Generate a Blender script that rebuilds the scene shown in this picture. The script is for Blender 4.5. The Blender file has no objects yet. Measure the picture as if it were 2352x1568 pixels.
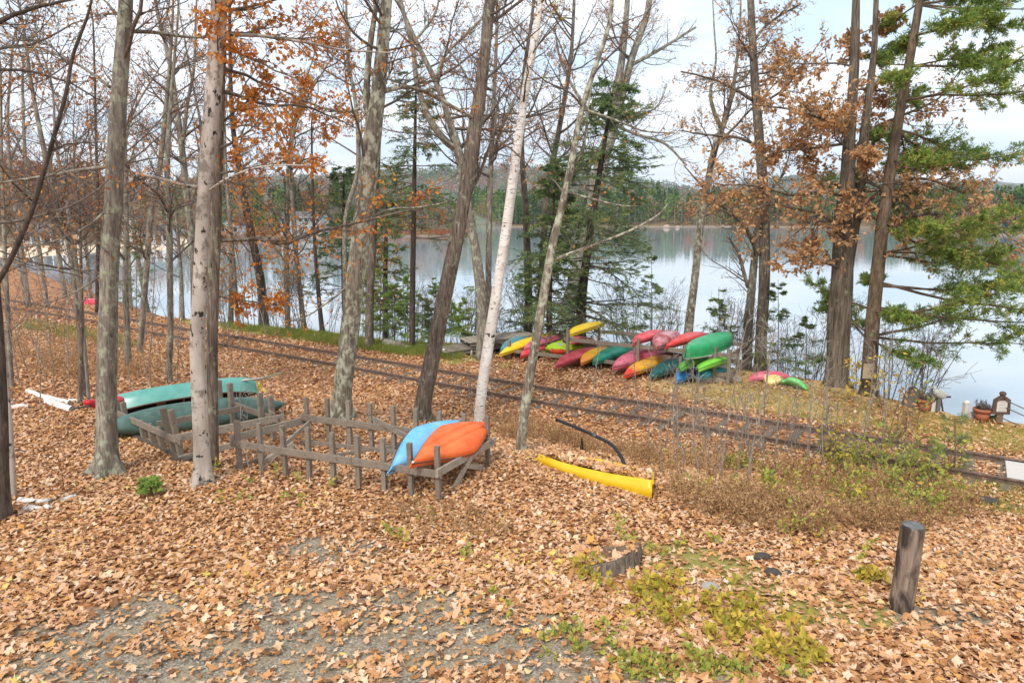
import bpy, math, random
import numpy as np
PI = math.pi
R = math.radians
scene = bpy.context.scene
COL = scene.collection
rng = np.random.default_rng(7)

# ------------------------------------------------------------------ camera
CAMZ, PITCH, FPX = 5.5, R(10.27), 1568.0
cam_data = bpy.data.cameras.new('camera')
cam_data.lens = 24.0
cam_data.sensor_width = 36.0
cam_data.clip_end = 20000
cam = bpy.data.objects.new('camera', cam_data)
COL.objects.link(cam)
cam.location = (0, 0, CAMZ)
cam.rotation_euler = (PI / 2 - PITCH, 0, 0)
scene.camera = cam

def ray(u, v):
    cx, cy = (u - 1176) / FPX, (784 - v) / FPX
    return np.array([cx, math.cos(PITCH) + cy * math.sin(PITCH), -math.sin(PITCH) + cy * math.cos(PITCH)])
ORG = np.array([0, 0, CAMZ])
def atz(u, v, z):
    d = ray(u, v); return ORG + d * ((z - CAMZ) / d[2])
def aty(u, v, y):
    d = ray(u, v); return ORG + d * (y / d[1])
def px2m(w, p):          # width in pixels -> metres at point p
    dep = p[1] * math.cos(PITCH) + (CAMZ - p[2]) * math.sin(PITCH)
    return w * dep / FPX

# ------------------------------------------------------------------ noise
def _hash(ix, iy, s):
    n = (ix * 374761393 + iy * 668265263 + s * 974634777) & 0x7fffffff
    n = ((n ^ (n >> 13)) * 1274126177) & 0x7fffffff
    return ((n ^ (n >> 16)) & 0xffff) / 65535.0
def vnoise(x, y, s=0):
    x = np.asarray(x, float); y = np.asarray(y, float)
    ix = np.floor(x).astype(np.int64); iy = np.floor(y).astype(np.int64)
    fx = x - ix; fy = y - iy
    fx = fx * fx * (3 - 2 * fx); fy = fy * fy * (3 - 2 * fy)
    a = _hash(ix, iy, s); b = _hash(ix + 1, iy, s); c = _hash(ix, iy + 1, s); d = _hash(ix + 1, iy + 1, s)
    return (a * (1 - fx) + b * fx) * (1 - fy) + (c * (1 - fx) + d * fx) * fy
def fbm(x, y, s=0, o=4):
    t = 0; a = 0.5
    for i in range(o):
        t = t + a * vnoise(np.asarray(x) * 2 ** i, np.asarray(y) * 2 ** i, s + i * 17); a *= 0.5
    return t
def smooth(a, b, x):
    t = np.clip((np.asarray(x, float) - a) / (b - a), 0, 1); return t * t * (3 - 2 * t)

# ------------------------------------------------------------------ terrain
TRACK = np.array([(-75, 75.5), (-50, 56.8), (-33.2, 44.1), (-22.8, 37.1), (-16.3, 32.4), (-12.3, 29.75), (-6.0, 25.4), (1.43, 20.15), (4.7, 18.2), (9.3, 15.1), (11.4, 13.7), (18.0, 9.2), (30, 1.0), (45, -9)])
def catmull(P, n):
    P = np.asarray(P, float)
    Q = np.vstack([2 * P[0] - P[1], P, 2 * P[-1] - P[-2]])
    seg = len(P) - 1
    t = np.linspace(0, seg, n)
    i = np.minimum(t.astype(int), seg - 1); f = (t - i)[:, None]
    p0, p1, p2, p3 = Q[i], Q[i + 1], Q[i + 2], Q[i + 3]
    return 0.5 * (2 * p1 + (p2 - p0) * f + (2 * p0 - 5 * p1 + 4 * p2 - p3) * f ** 2 + (3 * p1 - p0 - 3 * p2 + p3) * f ** 3)
TRK = catmull(TRACK, 90)
def sdist(px, py, L):
    """signed distance to polyline L, positive on its right-hand side (seen along the line)"""
    px = np.asarray(px, float); py = np.asarray(py, float)
    best = np.full(px.shape, 1e9); sg = np.ones(px.shape)
    for a, b in zip(L[:-1], L[1:]):
        d = b - a; l2 = d @ d
        t = np.clip(((px - a[0]) * d[0] + (py - a[1]) * d[1]) / l2, 0, 1)
        qx = px - a[0] - t * d[0]; qy = py - a[1] - t * d[1]
        dd = np.hypot(qx, qy); cr = d[0] * (py - a[1]) - d[1] * (px - a[0])
        m = dd < best
        best = np.where(m, dd, best); sg = np.where(m, np.where(cr < 0, 1.0, -1.0), sg)
    return best * sg
SHP = [(-60, 606), (60, 622), (200, 668), (300, 705), (360, 726), (470, 735), (560, 745), (740, 761), (900, 784), (1100, 790), (1250, 782), (1400, 792), (1500, 806), (1600, 828), (1700, 850), (1890, 876), (2030, 915), (2120, 936), (2200, 957), (2352, 974), (2560, 1000)]
SHORE = np.array([atz(u, v, 0)[:2] for u, v in SHP] + [np.array([45.0, 9.0])])
WATER_Z = -0.8
def height_exact(x, y):
    x = np.asarray(x, float); y = np.asarray(y, float)
    s = sdist(x, y, TRK)
    h = 0.8 * smooth(1.7, 8.0, s) + 0.07 * (fbm(x * 0.35, y * 0.35, 3) - 0.5) * smooth(1.2, 3, np.abs(s))
    h = h + 0.3 * smooth(6, 22, s) * smooth(-6, -16, x)
    d = sdist(x, y, SHORE)
    return h - 1.9 * smooth(-0.1, -2.4, d)
_HX, _HY = np.arange(-85, 50.1, .25), np.arange(-12, 112.1, .25)
_HG = height_exact(*[q.ravel() for q in np.meshgrid(_HX, _HY)]).reshape(len(_HY), len(_HX))
def height(x, y):
    x = np.asarray(x, float); y = np.asarray(y, float)
    fx = np.clip((x + 85) * 4, 0, len(_HX) - 1.001); fy = np.clip((y + 12) * 4, 0, len(_HY) - 1.001)
    i = fx.astype(int); j = fy.astype(int); a = fx - i; b = fy - j
    return (_HG[j, i] * (1 - a) + _HG[j, i + 1] * a) * (1 - b) + (_HG[j + 1, i] * (1 - a) + _HG[j + 1, i + 1] * a) * b
def G(u, v):
    """the point of the ground seen at pixel (u, v)"""
    z = 0.4
    for _ in range(8):
        p = atz(u, v, z); z = 0.5 * z + 0.5 * float(height(p[0], p[1]))
    p = atz(u, v, z); p[2] = float(height(p[0], p[1])); return p

# ------------------------------------------------------------------ objects
def tag(o, label=None, cat=None, group=None, kind=None):
    if label: o['label'] = label
    if cat: o['category'] = cat
    if group: o['group'] = group
    if kind: o['kind'] = kind
    return o
def thing(name, label, cat, loc=(0, 0, 0), rz=0.0, group=None):
    o = bpy.data.objects.new(name, None); COL.objects.link(o)
    o.location = loc; o.rotation_euler = (0, 0, rz); o.empty_display_size = 0.2
    return tag(o, label, cat, group)
class MB:
    def __init__(s): s.v = []; s.q = []; s.t = []; s.a = []; s.n = 0
    def add(s, V, q=None, t=None, tint=None):
        V = np.asarray(V, float).reshape(-1, 3)
        s.v.append(V)
        if q is not None and len(q): s.q.append(np.asarray(q, np.int64).reshape(-1, 4) + s.n)
        if t is not None and len(t): s.t.append(np.asarray(t, np.int64).reshape(-1, 3) + s.n)
        s.a.append(np.full(len(V), 0.5) if tint is None else np.broadcast_to(np.asarray(tint, float), (len(V),)))
        s.n += len(V); return s
    def build(s, name, mat, parent=None, smooth=False, origin=None):
        me = bpy.data.meshes.new(name)
        V = np.vstack(s.v) if s.v else np.zeros((0, 3))
        if origin is not None: V = V - np.asarray(origin)
        Q = np.vstack(s.q) if s.q else np.zeros((0, 4), np.int64)
        T = np.vstack(s.t) if s.t else np.zeros((0, 3), np.int64)
        nl = Q.size + T.size; nf = len(Q) + len(T)
        me.vertices.add(len(V)); me.loops.add(nl); me.polygons.add(nf)
        me.vertices.foreach_set('co', V.astype(np.float32).ravel())
        me.loops.foreach_set('vertex_index', np.concatenate([Q.ravel(), T.ravel()]).astype(np.int32))
        ls = np.concatenate([np.arange(len(Q)) * 4, Q.size + np.arange(len(T)) * 3]).astype(np.int32)
        me.polygons.foreach_set('loop_start', ls)
        me.polygons.foreach_set('loop_total', np.concatenate([np.full(len(Q), 4), np.full(len(T), 3)]).astype(np.int32))
        me.polygons.foreach_set('use_smooth', np.full(nf, smooth))
        at = me.attributes.new('tint', 'FLOAT', 'POINT'); at.data.foreach_set('value', np.concatenate(s.a).astype(np.float32))
        me.update(calc_edges=True); me.validate()
        if mat is not None: me.materials.append(mat)
        o = bpy.data.objects.new(name, me); COL.objects.link(o)
        if parent is not None: o.parent = parent
        if origin is not None and parent is None: o.location = origin
        return o
    # ---- shapes
    def box(s, c, size, rz=0.0, M=None, tint=None):
        x, y, z = np.asarray(size, float) / 2
        V = np.array([(-x, -y, -z), (x, -y, -z), (x, y, -z), (-x, y, -z), (-x, -y, z), (x, -y, z), (x, y, z), (-x, y, z)])
        if M is None:
            c_, s_ = math.cos(rz), math.sin(rz); M = np.array([(c_, -s_, 0), (s_, c_, 0), (0, 0, 1)])
        return s.add(V @ M.T + np.asarray(c, float), [(0, 3, 2, 1), (4, 5, 6, 7), (0, 1, 5, 4), (1, 2, 6, 5), (2, 3, 7, 6), (3, 0, 4, 7)], tint=tint)
    def board(s, a, b, w, h, up=(0, 0, 1), tint=None, bev=0.004):
        """a bevelled timber from a to b, w across, h along up"""
        a = np.asarray(a, float); b = np.asarray(b, float)
        X = b - a; L = np.linalg.norm(X); X /= L
        Y = np.cross(up, X); Y /= np.linalg.norm(Y); Z = np.cross(X, Y)
        hw, hh = w / 2, h / 2
        prof = [(-hw + bev, -hh), (hw - bev, -hh), (hw, -hh + bev), (hw, hh - bev), (hw - bev, hh), (-hw + bev, hh), (-hw, hh - bev), (-hw, -hh + bev)]
        V = []
        for p in (a, b):
            for y, z in prof: V.append(p + Y * y + Z * z)
        q = [(i, (i + 1) % 8, 8 + (i + 1) % 8, 8 + i) for i in range(8)]
        q += [(3, 2, 1, 0), (7, 6, 3, 0), (6, 5, 4, 3), (8, 9, 10, 11), (8, 11, 14, 15), (11, 12, 13, 14)]
        return s.add(V, q, tint=tint)
    def tubes(s, Pth, Rad, k=5, tint=None, cap=False, lump=None):
        Pth = np.asarray(Pth, float); Rad = np.asarray(Rad, float)
        if Pth.ndim == 2: Pth = Pth[None]; Rad = Rad[None]
        N, n, _ = Pth.shape
        T = np.gradient(Pth, axis=1); T /= np.linalg.norm(T, axis=2, keepdims=True) + 1e-9
        m = T.mean(1); ref = np.where(np.abs(m[:, 2:3]) > 0.75, np.array([[1.0, 0.13, 0]]), np.array([[0.11, 0.07, 1.0]]))[:, None, :]
        A = np.cross(T, np.broadcast_to(ref, T.shape)); A /= np.linalg.norm(A, axis=2, keepdims=True) + 1e-9
        B = np.cross(T, A)
        th = np.arange(k) * 2 * PI / k
        rr = Rad[:, :, None] * (np.ones(k) if lump is None else lump)
        V = Pth[:, :, None, :] + rr[..., None] * (np.cos(th)[:, None] * A[:, :, None, :] + np.sin(th)[:, None] * B[:, :, None, :])
        idx = np.arange(N * n * k).reshape(N, n, k)
        a = idx[:, :-1, :]; b = idx[:, 1:, :]
        q = np.stack([a, np.roll(a, -1, 2), np.roll(b, -1, 2), b], -1).reshape(-1, 4)
        tt = None
        if tint is not None: tt = np.repeat(np.broadcast_to(np.asarray(tint, float), (N,)), n * k)
        t = []
        if cap:
            for i in range(N):
                for j in range(1, k - 1):
                    t.append((idx[i, -1, 0], idx[i, -1, j], idx[i, -1, j + 1])); t.append((idx[i, 0, 0], idx[i, 0, j + 1], idx[i, 0, j]))
        return s.add(V.reshape(-1, 3), q, t, tint=tt)
    def kites(s, P, D, L, W, tint, rg, fold=0.25):
        """leaf-like kites: base point P, direction D, length L, width W"""
        N = len(P)
        if N == 0: return s
        D = D / (np.linalg.norm(D, axis=1, keepdims=True) + 1e-9)
        r = rg.normal(size=(N, 3)); S = np.cross(D, r); S /= np.linalg.norm(S, axis=1, keepdims=True) + 1e-9
        U = np.cross(D, S)
        L = np.broadcast_to(L, (N,))[:, None]; W = np.broadcast_to(W, (N,))[:, None]
        V = np.stack([P, P + D * L * 0.55 + S * W / 2 + U * W * fold, P + D * L, P + D * L * 0.55 - S * W / 2 + U * W * fold], 1)
        i = np.arange(N)[:, None] * 4
        return s.add(V.reshape(-1, 3), i + np.array([0, 1, 2, 3]), tint=np.repeat(np.broadcast_to(tint, (N,)), 4))
    def lathe(s, prof, c=(0, 0, 0), k=24, lump=None):
        prof = np.asarray(prof, float); n = len(prof); th = np.arange(k) * 2 * PI / k
        r = prof[:, 0][:, None] * (np.ones(k) if lump is None else lump)
        V = np.stack([r * np.cos(th), r * np.sin(th), np.broadcast_to(prof[:, 1][:, None], r.shape)], -1)
        idx = np.arange(n * k).reshape(n, k); a = idx[:-1]; b = idx[1:]
        q = np.stack([a, np.roll(a, -1, 1), np.roll(b, -1, 1), b], -1).reshape(-1, 4)
        return s.add(V.reshape(-1, 3) + np.asarray(c, float), q)
def copy_tree(o, parent=None):
    c = o.copy(); COL.objects.link(c)
    if parent is not None: c.parent = parent
    for ch in list(o.children): copy_tree(ch, c)
    return c

# ------------------------------------------------------------------ materials
def lin(h):
    h = h.lstrip('#'); c = [int(h[i:i + 2], 16) / 255 for i in (0, 2, 4)]
    return tuple([x / 12.92 if x <= 0.04045 else ((x + 0.055) / 1.055) ** 2.4 for x in c] + [1.0])
class NT:
    def __init__(s, name, rough=0.8):
        s.m = bpy.data.materials.new(name); s.m.use_nodes = True
        s.t = s.m.node_tree; s.b = s.t.nodes['Principled BSDF']; s.out = s.t.nodes['Material Output']
        s.b.inputs['Roughness'].default_value = rough
        s.b.inputs['Specular IOR Level'].default_value = 0.3
    def n(s, typ, **kw):
        nd = s.t.nodes.new(typ)
        for k, v in kw.items():
            if k in nd.inputs.keys(): nd.inputs[k].default_value = v
            else: setattr(nd, k, v)
        return nd
    def l(s, a, b): s.t.links.new(a, b)
    def coord(s, scale=(1, 1, 1), out='Object'):
        tc = s.n('ShaderNodeTexCoord'); mp = s.n('ShaderNodeMapping'); mp.inputs['Scale'].default_value = scale
        s.l(tc.outputs[out], mp.inputs['Vector']); return mp.outputs['Vector']
    def noise(s, vec, scale, detail=4, rough=0.55, dist=0.0):
        nd = s.n('ShaderNodeTexNoise'); nd.inputs['Scale'].default_value = scale; nd.inputs['Detail'].default_value = detail
        nd.inputs['Roughness'].default_value = rough; nd.inputs['Distortion'].default_value = dist
        if vec is not None: s.l(vec, nd.inputs['Vector'])
        return nd.outputs['Fac']
    def ramp(s, fac, stops, interp='LINEAR'):
        nd = s.n('ShaderNodeValToRGB'); cr = nd.color_ramp; cr.interpolation = interp
        while len(cr.elements) < len(stops): cr.elements.new(0.5)
        for e, (p, c) in zip(cr.elements, stops):
            e.position = p; e.color = c if len(c) == 4 else (*c, 1)
        if fac is not None: s.l(fac, nd.inputs['Fac'])
        return nd.outputs['Color']
    def mix(s, fac, a, b, mode='MIX'):
        nd = s.n('ShaderNodeMix', data_type='RGBA', blend_type=mode)
        for i, x in ((0, fac), (6, a), (7, b)):
            if hasattr(x, 'is_linked'): s.l(x, nd.inputs[i])
            else: nd.inputs[i].default_value = x
        return nd.outputs[2]
    def math(s, op, a, b=0.0):
        nd = s.n('ShaderNodeMath', operation=op)
        for i, x in ((0, a), (1, b)):
            if hasattr(x, 'is_linked'): s.l(x, nd.inputs[i])
            else: nd.inputs[i].default_value = x
        return nd.outputs[0]
    def attr(s, name, out='Fac'):
        nd = s.n('ShaderNodeAttribute', attribute_name=name); return nd.outputs[out]
    def bump(s, h, strength=0.5, dist=0.02):
        nd = s.n('ShaderNodeBump'); nd.inputs['Strength'].default_value = strength; nd.inputs['Distance'].default_value = dist
        s.l(h, nd.inputs['Height']); s.l(nd.outputs['Normal'], s.b.inputs['Normal'])
    def color(s, c): s.l(c, s.b.inputs['Base Color'])
def bark(name, dark, mid, light, lichen=None, stretch=0.16, scale=22, bump=0.9, lich_amt=0.6):
    m = NT(name, 0.92); v = m.coord((1, 1, stretch))
    n1 = m.noise(v, scale, 5, 0.6, 0.6); v2 = m.coord((1, 1, 0.5)); n2 = m.noise(v2, 2.2, 3, 0.6)
    c = m.ramp(n1, [(0.3, lin(dark)), (0.5, lin(mid)), (0.72, lin(light))])
    c = m.mix(m.ramp(n2, [(0.35, (0, 0, 0)), (0.65, (1, 1, 1))]), c, m.mix(0.55, c, lin(dark)))
    if lichen:
        n3 = m.noise(m.coord((1, 1, 0.7)), 7, 5, 0.65)
        c = m.mix(m.ramp(n3, [(lich_amt - 0.04, (0, 0, 0)), (lich_amt + 0.06, (0.8, 0.8, 0.8))]), c, lin(lichen))
    m.color(c); m.bump(n1, bump, 0.03); return m.m
def leafmat(name, stops, trans=0.35, rough=0.7):
    m = NT(name, rough); f = m.attr('tint')
    v = m.coord(); n = m.noise(v, 60, 2)
    c = m.ramp(f, [(p, lin(h)) for p, h in stops])
    c = m.mix(m.math('MULTIPLY', n, 0.35), c, m.mix(0.5, c, (0.02, 0.01, 0.005, 1)))
    m.color(c)
    if trans:
        tr = m.n('ShaderNodeBsdfTranslucent'); m.l(c, tr.inputs['Color'])
        mx = m.n('ShaderNodeMixShader'); mx.inputs[0].default_value = trans
        m.l(m.b.outputs[0], mx.inputs[1]); m.l(tr.outputs[0], mx.inputs[2]); m.l(mx.outputs[0], m.out.inputs['Surface'])
    return m.m
def plastic(name, col, fade=None, rough=0.38, dirt=0.35, ends=None, endat=(0.55, 0.85), half=1.7):
    m = NT(name, rough); m.b.inputs['Specular IOR Level'].default_value = 0.45
    v = m.coord(); n = m.noise(v, 2.5, 5, 0.6); n2 = m.noise(m.coord((1, 6, 6)), 9, 4, 0.6)
    c = lin(col)
    if ends:
        sp = m.n('ShaderNodeSeparateXYZ'); m.l(v, sp.inputs[0])
        f = m.math('ABSOLUTE', m.math('DIVIDE', sp.outputs[0], half))
        f = m.math('ADD', f, m.math('MULTIPLY', m.math('SUBTRACT', n, 0.5), 0.5))
        c = m.mix(m.ramp(f, [(endat[0], (0, 0, 0)), (endat[1], (1, 1, 1))]), c, lin(ends))
    if fade: c = m.mix(m.ramp(n, [(0.4, (0, 0, 0)), (0.65, (1, 1, 1))]), c, lin(fade))
    c = m.mix(m.math('MULTIPLY', m.ramp(n2, [(0.55, (0, 0, 0)), (0.8, (1, 1, 1))]), dirt), c, lin('#6b5a48'))
    m.color(c); m.bump(n2, 0.06, 0.01); return m.m
def wood(name, a, b, c3, sc=1.0):
    m = NT(name, 0.9); v = m.coord((1, 1, 1)); g = m.coord((14, 14, 14))
    n1 = m.noise(m.coord((3, 3, 3)), 2.0 * sc, 4); n2 = m.noise(g, 2.0, 5, 0.7, 1.5)
    f = m.attr('tint')
    c = m.ramp(n2, [(0.3, lin(a)), (0.55, lin(b)), (0.8, lin(c3))])
    c = m.mix(m.math('MULTIPLY', m.ramp(n1, [(0.4, (0, 0, 0)), (0.7, (1, 1, 1))]), 0.5), c, lin(a))
    c = m.mix(m.math('MULTIPLY', f, 0.35), c, lin(c3))
    n3 = m.noise(m.coord((5, 5, 5)), 2.4, 3); c = m.mix(m.ramp(n3, [(.62, (0, 0, 0)), (.72, (.7, .7, .7))]), c, lin('#4d463d')); m.color(c); m.bump(n2, 0.5, 0.015); return m.m
def flat(name, col, rough=0.6, metal=0.0, var=0.15):
    m = NT(name, rough); m.b.inputs['Metallic'].default_value = metal
    n = m.noise(m.coord(), 6, 4)
    m.color(m.mix(m.math('MULTIPLY', n, var * 2), lin(col), m.mix(0.5, lin(col), (0.02, 0.02, 0.02, 1)))); return m.m

M = {}
M['bark_gray'] = bark('bark_grey', '#4f473e', '#8d8376', '#b5aa9b', '#a9ae94', stretch=.12, scale=24, bump=1.0, lich_amt=.56)
M['bark_brown'] = bark('bark_brown', '#3b322b', '#786a5d', '#a09284', '#9a9c84', stretch=.1, scale=24, bump=1.0, lich_amt=0.6)
M['bark_dark'] = bark('bark_dark', '#2f2a27', '#55493f', '#74675c', None)
M['bark_oak'] = bark('bark_oak', '#3c332b', '#75685a', '#a0917f', '#8a8d72', stretch=0.09, scale=16, bump=1.0, lich_amt=0.62)
M['bark_pine'] = bark('bark_pine', '#3d3228', '#73604e', '#94806c', '#6e7a4a', stretch=0.2, scale=15, lich_amt=0.63)
M['bark_lichen'] = bark('bark_lichen', '#453d33', '#877c6b', '#b0a693', '#bcbca4', stretch=.12, bump=1.0, lich_amt=0.53)
M['twig'] = bark('twig', '#4a413a', '#70665c', '#8d8278', None)
M['twig_light'] = bark('twig_pale', '#6d635a', '#958a7e', '#b3a99c', None)
def birch_mat():
    m = NT('birch_bark', 0.75)
    n1 = m.noise(m.coord((1.2, 1.2, 9)), 5.5, 3, 0.55)
    n2 = m.noise(m.coord((2, 2, 3.0)), 2.6, 4, 0.6, 0.8); n3 = m.noise(m.coord(), 3, 3)
    c = m.ramp(n3, [(0.3, lin('#cfc4b8')), (0.7, lin('#efe9e2'))])
    c = m.mix(m.ramp(n1, [(0.6, (0, 0, 0)), (0.66, (1, 1, 1))]), c, lin('#5b4d43'))
    c = m.mix(m.ramp(n2, [(0.63, (0, 0, 0)), (0.68, (1, 1, 1))]), c, lin('#3c332d'))
    m.color(c); m.bump(n1, 0.3, 0.01); return m.m
M['birch'] = birch_mat()
def beech_mat():
    m = NT('beech_bark', 0.85)
    n2 = m.noise(m.coord((1, 1, 0.75)), 8, 3, 0.6, 0.3); n3 = m.noise(m.coord((1, 1, 0.5)), 3, 4); n4 = m.noise(m.coord((1, 1, 0.2)), 26, 4)
    n5 = m.noise(m.coord((1, 1, 0.8)), 4.2, 6, 0.68)
    c = m.ramp(n3, [(0.3, lin('#8f857a')), (0.5, lin('#b3a89d')), (0.75, lin('#cdc3b8'))])
    c = m.mix(m.math('MULTIPLY', n4, 0.35), c, lin('#8d8072'))
    c = m.mix(m.ramp(n5, [(0.54, (0, 0, 0)), (0.62, (0.8, 0.8, 0.8))]), c, lin('#6a6055'))
    c = m.mix(m.ramp(n2, [(0.605, (0, 0, 0)), (0.65, (1, 1, 1))]), c, lin('#332c27'))
    m.color(c); m.bump(n4, 0.3, 0.012); return m.m
M['beech'] = beech_mat()
M['leaf_orange'] = leafmat('leaf_orange', [(0, '#b5692c'), (0.35, '#d58a3c'), (0.7, '#e0a452'), (0.92, '#d0703c'), (1, '#deb052')])
M['leaf_brown'] = leafmat('leaf_brown', [(0, '#a67a52'), (0.4, '#c99a6a'), (0.8, '#deb688'), (1, '#cc9050')])
M['leaf_rust'] = leafmat('leaf_rust', [(0, '#9c6848'), (0.5, '#bf8658'), (1, '#d2a068')])
M['leaf_yellow'] = leafmat('leaf_yellow_green', [(0, '#93983f'), (0.3, '#b8ab45'), (0.6, '#d6bd52'), (0.9, '#e0c358'), (1, '#d29c50')])
M['leaf_green'] = leafmat('leaf_green', [(0, '#7f9646'), (0.4, '#a9af54'), (0.8, '#cdc05a'), (1, '#d4a856')])
M['pine'] = leafmat('pine_needles', [(0, '#56743a'), (0.4, '#7c9846'), (0.75, '#a3b054'), (1, '#bfae5c')], 0.3)
M['hemlock'] = leafmat('hemlock_needles', [(0, '#4c6648'), (0.45, '#6b8450'), (0.8, '#8f9f5c'), (1, '#aaac68')], 0.25)
M['young_hemlock'] = leafmat('young_hemlock_needles', [(0, '#7fa65a'), (0.5, '#a4bf62'), (1, '#c8cd72')], 0.45)
M['litter'] = leafmat('litter_leaf', [(0, '#7a5336'), (0.12, '#a87545'), (0.3, '#ca9260'), (0.44, '#dcae8a'), (0.58, '#d29a60'), (0.74, '#e8c8aa'), (0.86, '#dc9e4e'), (0.95, '#ead6bd'), (1, '#dcc060')], 0.12, 0.6)
M['dry'] = leafmat('dry_bracken', [(0, '#8a6546'), (0.4, '#b48a60'), (0.8, '#d4ae82'), (1, '#bca860')], 0.2)
M['grass'] = leafmat('grass_blades', [(0, '#6e8438'), (0.45, '#98a04a'), (0.75, '#c2ac62'), (1, '#c99a60')], 0.3)
M['wood'] = wood('weathered_wood', '#5c5146', '#85786a', '#a89b8c')
M['wood_pale'] = wood('pale_wood', '#7a6e60', '#a09485', '#bfb4a6')
M['wood_dark'] = wood('dark_wood', '#3b342e', '#5f554b', '#7d7265')
# ------------------------------------------------------------------ world, light
SUN_EL, SUN_AZ = R(48), R(205)         # azimuth clockwise from +Y (the view direction)
w = bpy.data.worlds.new('World'); scene.world = w; w.use_nodes = True
wt = w.node_tree; bg = wt.nodes['Background']
sky = wt.nodes.new('ShaderNodeTexSky'); sky.sky_type = 'NISHITA'; sky.sun_disc = False
sky.sun_elevation = SUN_EL; sky.sun_rotation = SUN_AZ; sky.dust_density = 2.0; sky.air_density = 1.0
def wn(t, **k):
    n = wt.nodes.new(t)
    for a, b in k.items():
        if a in n.inputs.keys(): n.inputs[a].default_value = b
        else: setattr(n, a, b)
    return n
tc = wn('ShaderNodeTexCoord'); sp = wn('ShaderNodeSeparateXYZ'); wt.links.new(tc.outputs['Generated'], sp.inputs[0])
zz = wn('ShaderNodeMath', operation='MAXIMUM'); wt.links.new(sp.outputs[2], zz.inputs[0]); zz.inputs[1].default_value = 0.0
za = wn('ShaderNodeMath', operation='ADD'); wt.links.new(zz.outputs[0], za.inputs[0]); za.inputs[1].default_value = 0.16
dv = wn('ShaderNodeVectorMath', operation='DIVIDE'); cb = wn('ShaderNodeCombineXYZ')
for i in range(3): wt.links.new(za.outputs[0], cb.inputs[i])
wt.links.new(tc.outputs['Generated'], dv.inputs[0]); wt.links.new(cb.outputs[0], dv.inputs[1])
mp = wn('ShaderNodeMapping'); mp.inputs['Scale'].default_value = (0.62, 1.0, 0.0); mp.inputs['Location'].default_value = (3.1, 0.4, 0)
wt.links.new(dv.outputs[0], mp.inputs['Vector'])
nz = wn('ShaderNodeTexNoise'); nz.inputs['Scale'].default_value = 1.5; nz.inputs['Detail'].default_value = 7; nz.inputs['Roughness'].default_value = 0.56; nz.inputs['Distortion'].default_value = 0.4
wt.links.new(mp.outputs[0], nz.inputs['Vector'])
cr = wn('ShaderNodeValToRGB'); cr.color_ramp.elements[0].position = 0.37; cr.color_ramp.elements[1].position = 0.57
wt.links.new(nz.outputs['Fac'], cr.inputs['Fac'])
nz2 = wn('ShaderNodeTexNoise'); nz2.inputs['Scale'].default_value = 0.8; nz2.inputs['Detail'].default_value = 5
wt.links.new(mp.outputs[0], nz2.inputs['Vector'])
cr2 = wn('ShaderNodeValToRGB')
cr2.color_ramp.elements[0].position = 0.38; cr2.color_ramp.elements[0].color = (8.3, 8.9, 9.6, 1)
cr2.color_ramp.elements[1].position = 0.6; cr2.color_ramp.elements[1].color = (10.6, 10.9, 11.3, 1)
wt.links.new(nz2.outputs['Fac'], cr2.inputs['Fac'])
bl = wn('ShaderNodeMix', data_type='RGBA'); bl.inputs[0].default_value = 0.75; bl.inputs[7].default_value = (7.5, 9.3, 11.2, 1)
wt.links.new(sky.outputs[0], bl.inputs[6])
mx = wn('ShaderNodeMix', data_type='RGBA')
wt.links.new(cr.outputs['Color'], mx.inputs[0]); wt.links.new(bl.outputs[2], mx.inputs[6]); wt.links.new(cr2.outputs['Color'], mx.inputs[7])
wt.links.new(mx.outputs[2], bg.inputs['Color']); bg.inputs['Strength'].default_value = 0.088
sd = bpy.data.lights.new('sun', 'SUN'); sd.energy = 1.9; sd.angle = R(11); sd.color = (1.0, 0.95, 0.88)
so = bpy.data.objects.new('sun', sd); COL.objects.link(so)
dx, dy = math.sin(SUN_AZ), math.cos(SUN_AZ)
from mathutils import Vector, Matrix
so.rotation_euler = Vector((dx * math.cos(SUN_EL), dy * math.cos(SUN_EL), math.sin(SUN_EL))).to_track_quat('Z', 'Y').to_euler()
scene.view_settings.view_transform = 'Standard'; scene.view_settings.look = 'None'
scene.view_settings.exposure = EXPO = 0.62; scene.view_settings.gamma = 1.0
scene.cycles.max_bounces = 6; scene.cycles.diffuse_bounces = 3; scene.cycles.glossy_bounces = 3; scene.cycles.transmission_bounces = 4; scene.cycles.transparent_max_bounces = 8
scene.cycles.use_denoising = True; scene.cycles.denoiser = 'OPENIMAGEDENOISE'; scene.cycles.denoising_input_passes = 'RGB_ALBEDO_NORMAL'; scene.cycles.denoising_prefilter = 'ACCURATE'
scene.cycles.caustics_reflective = False; scene.cycles.caustics_refractive = False

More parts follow.
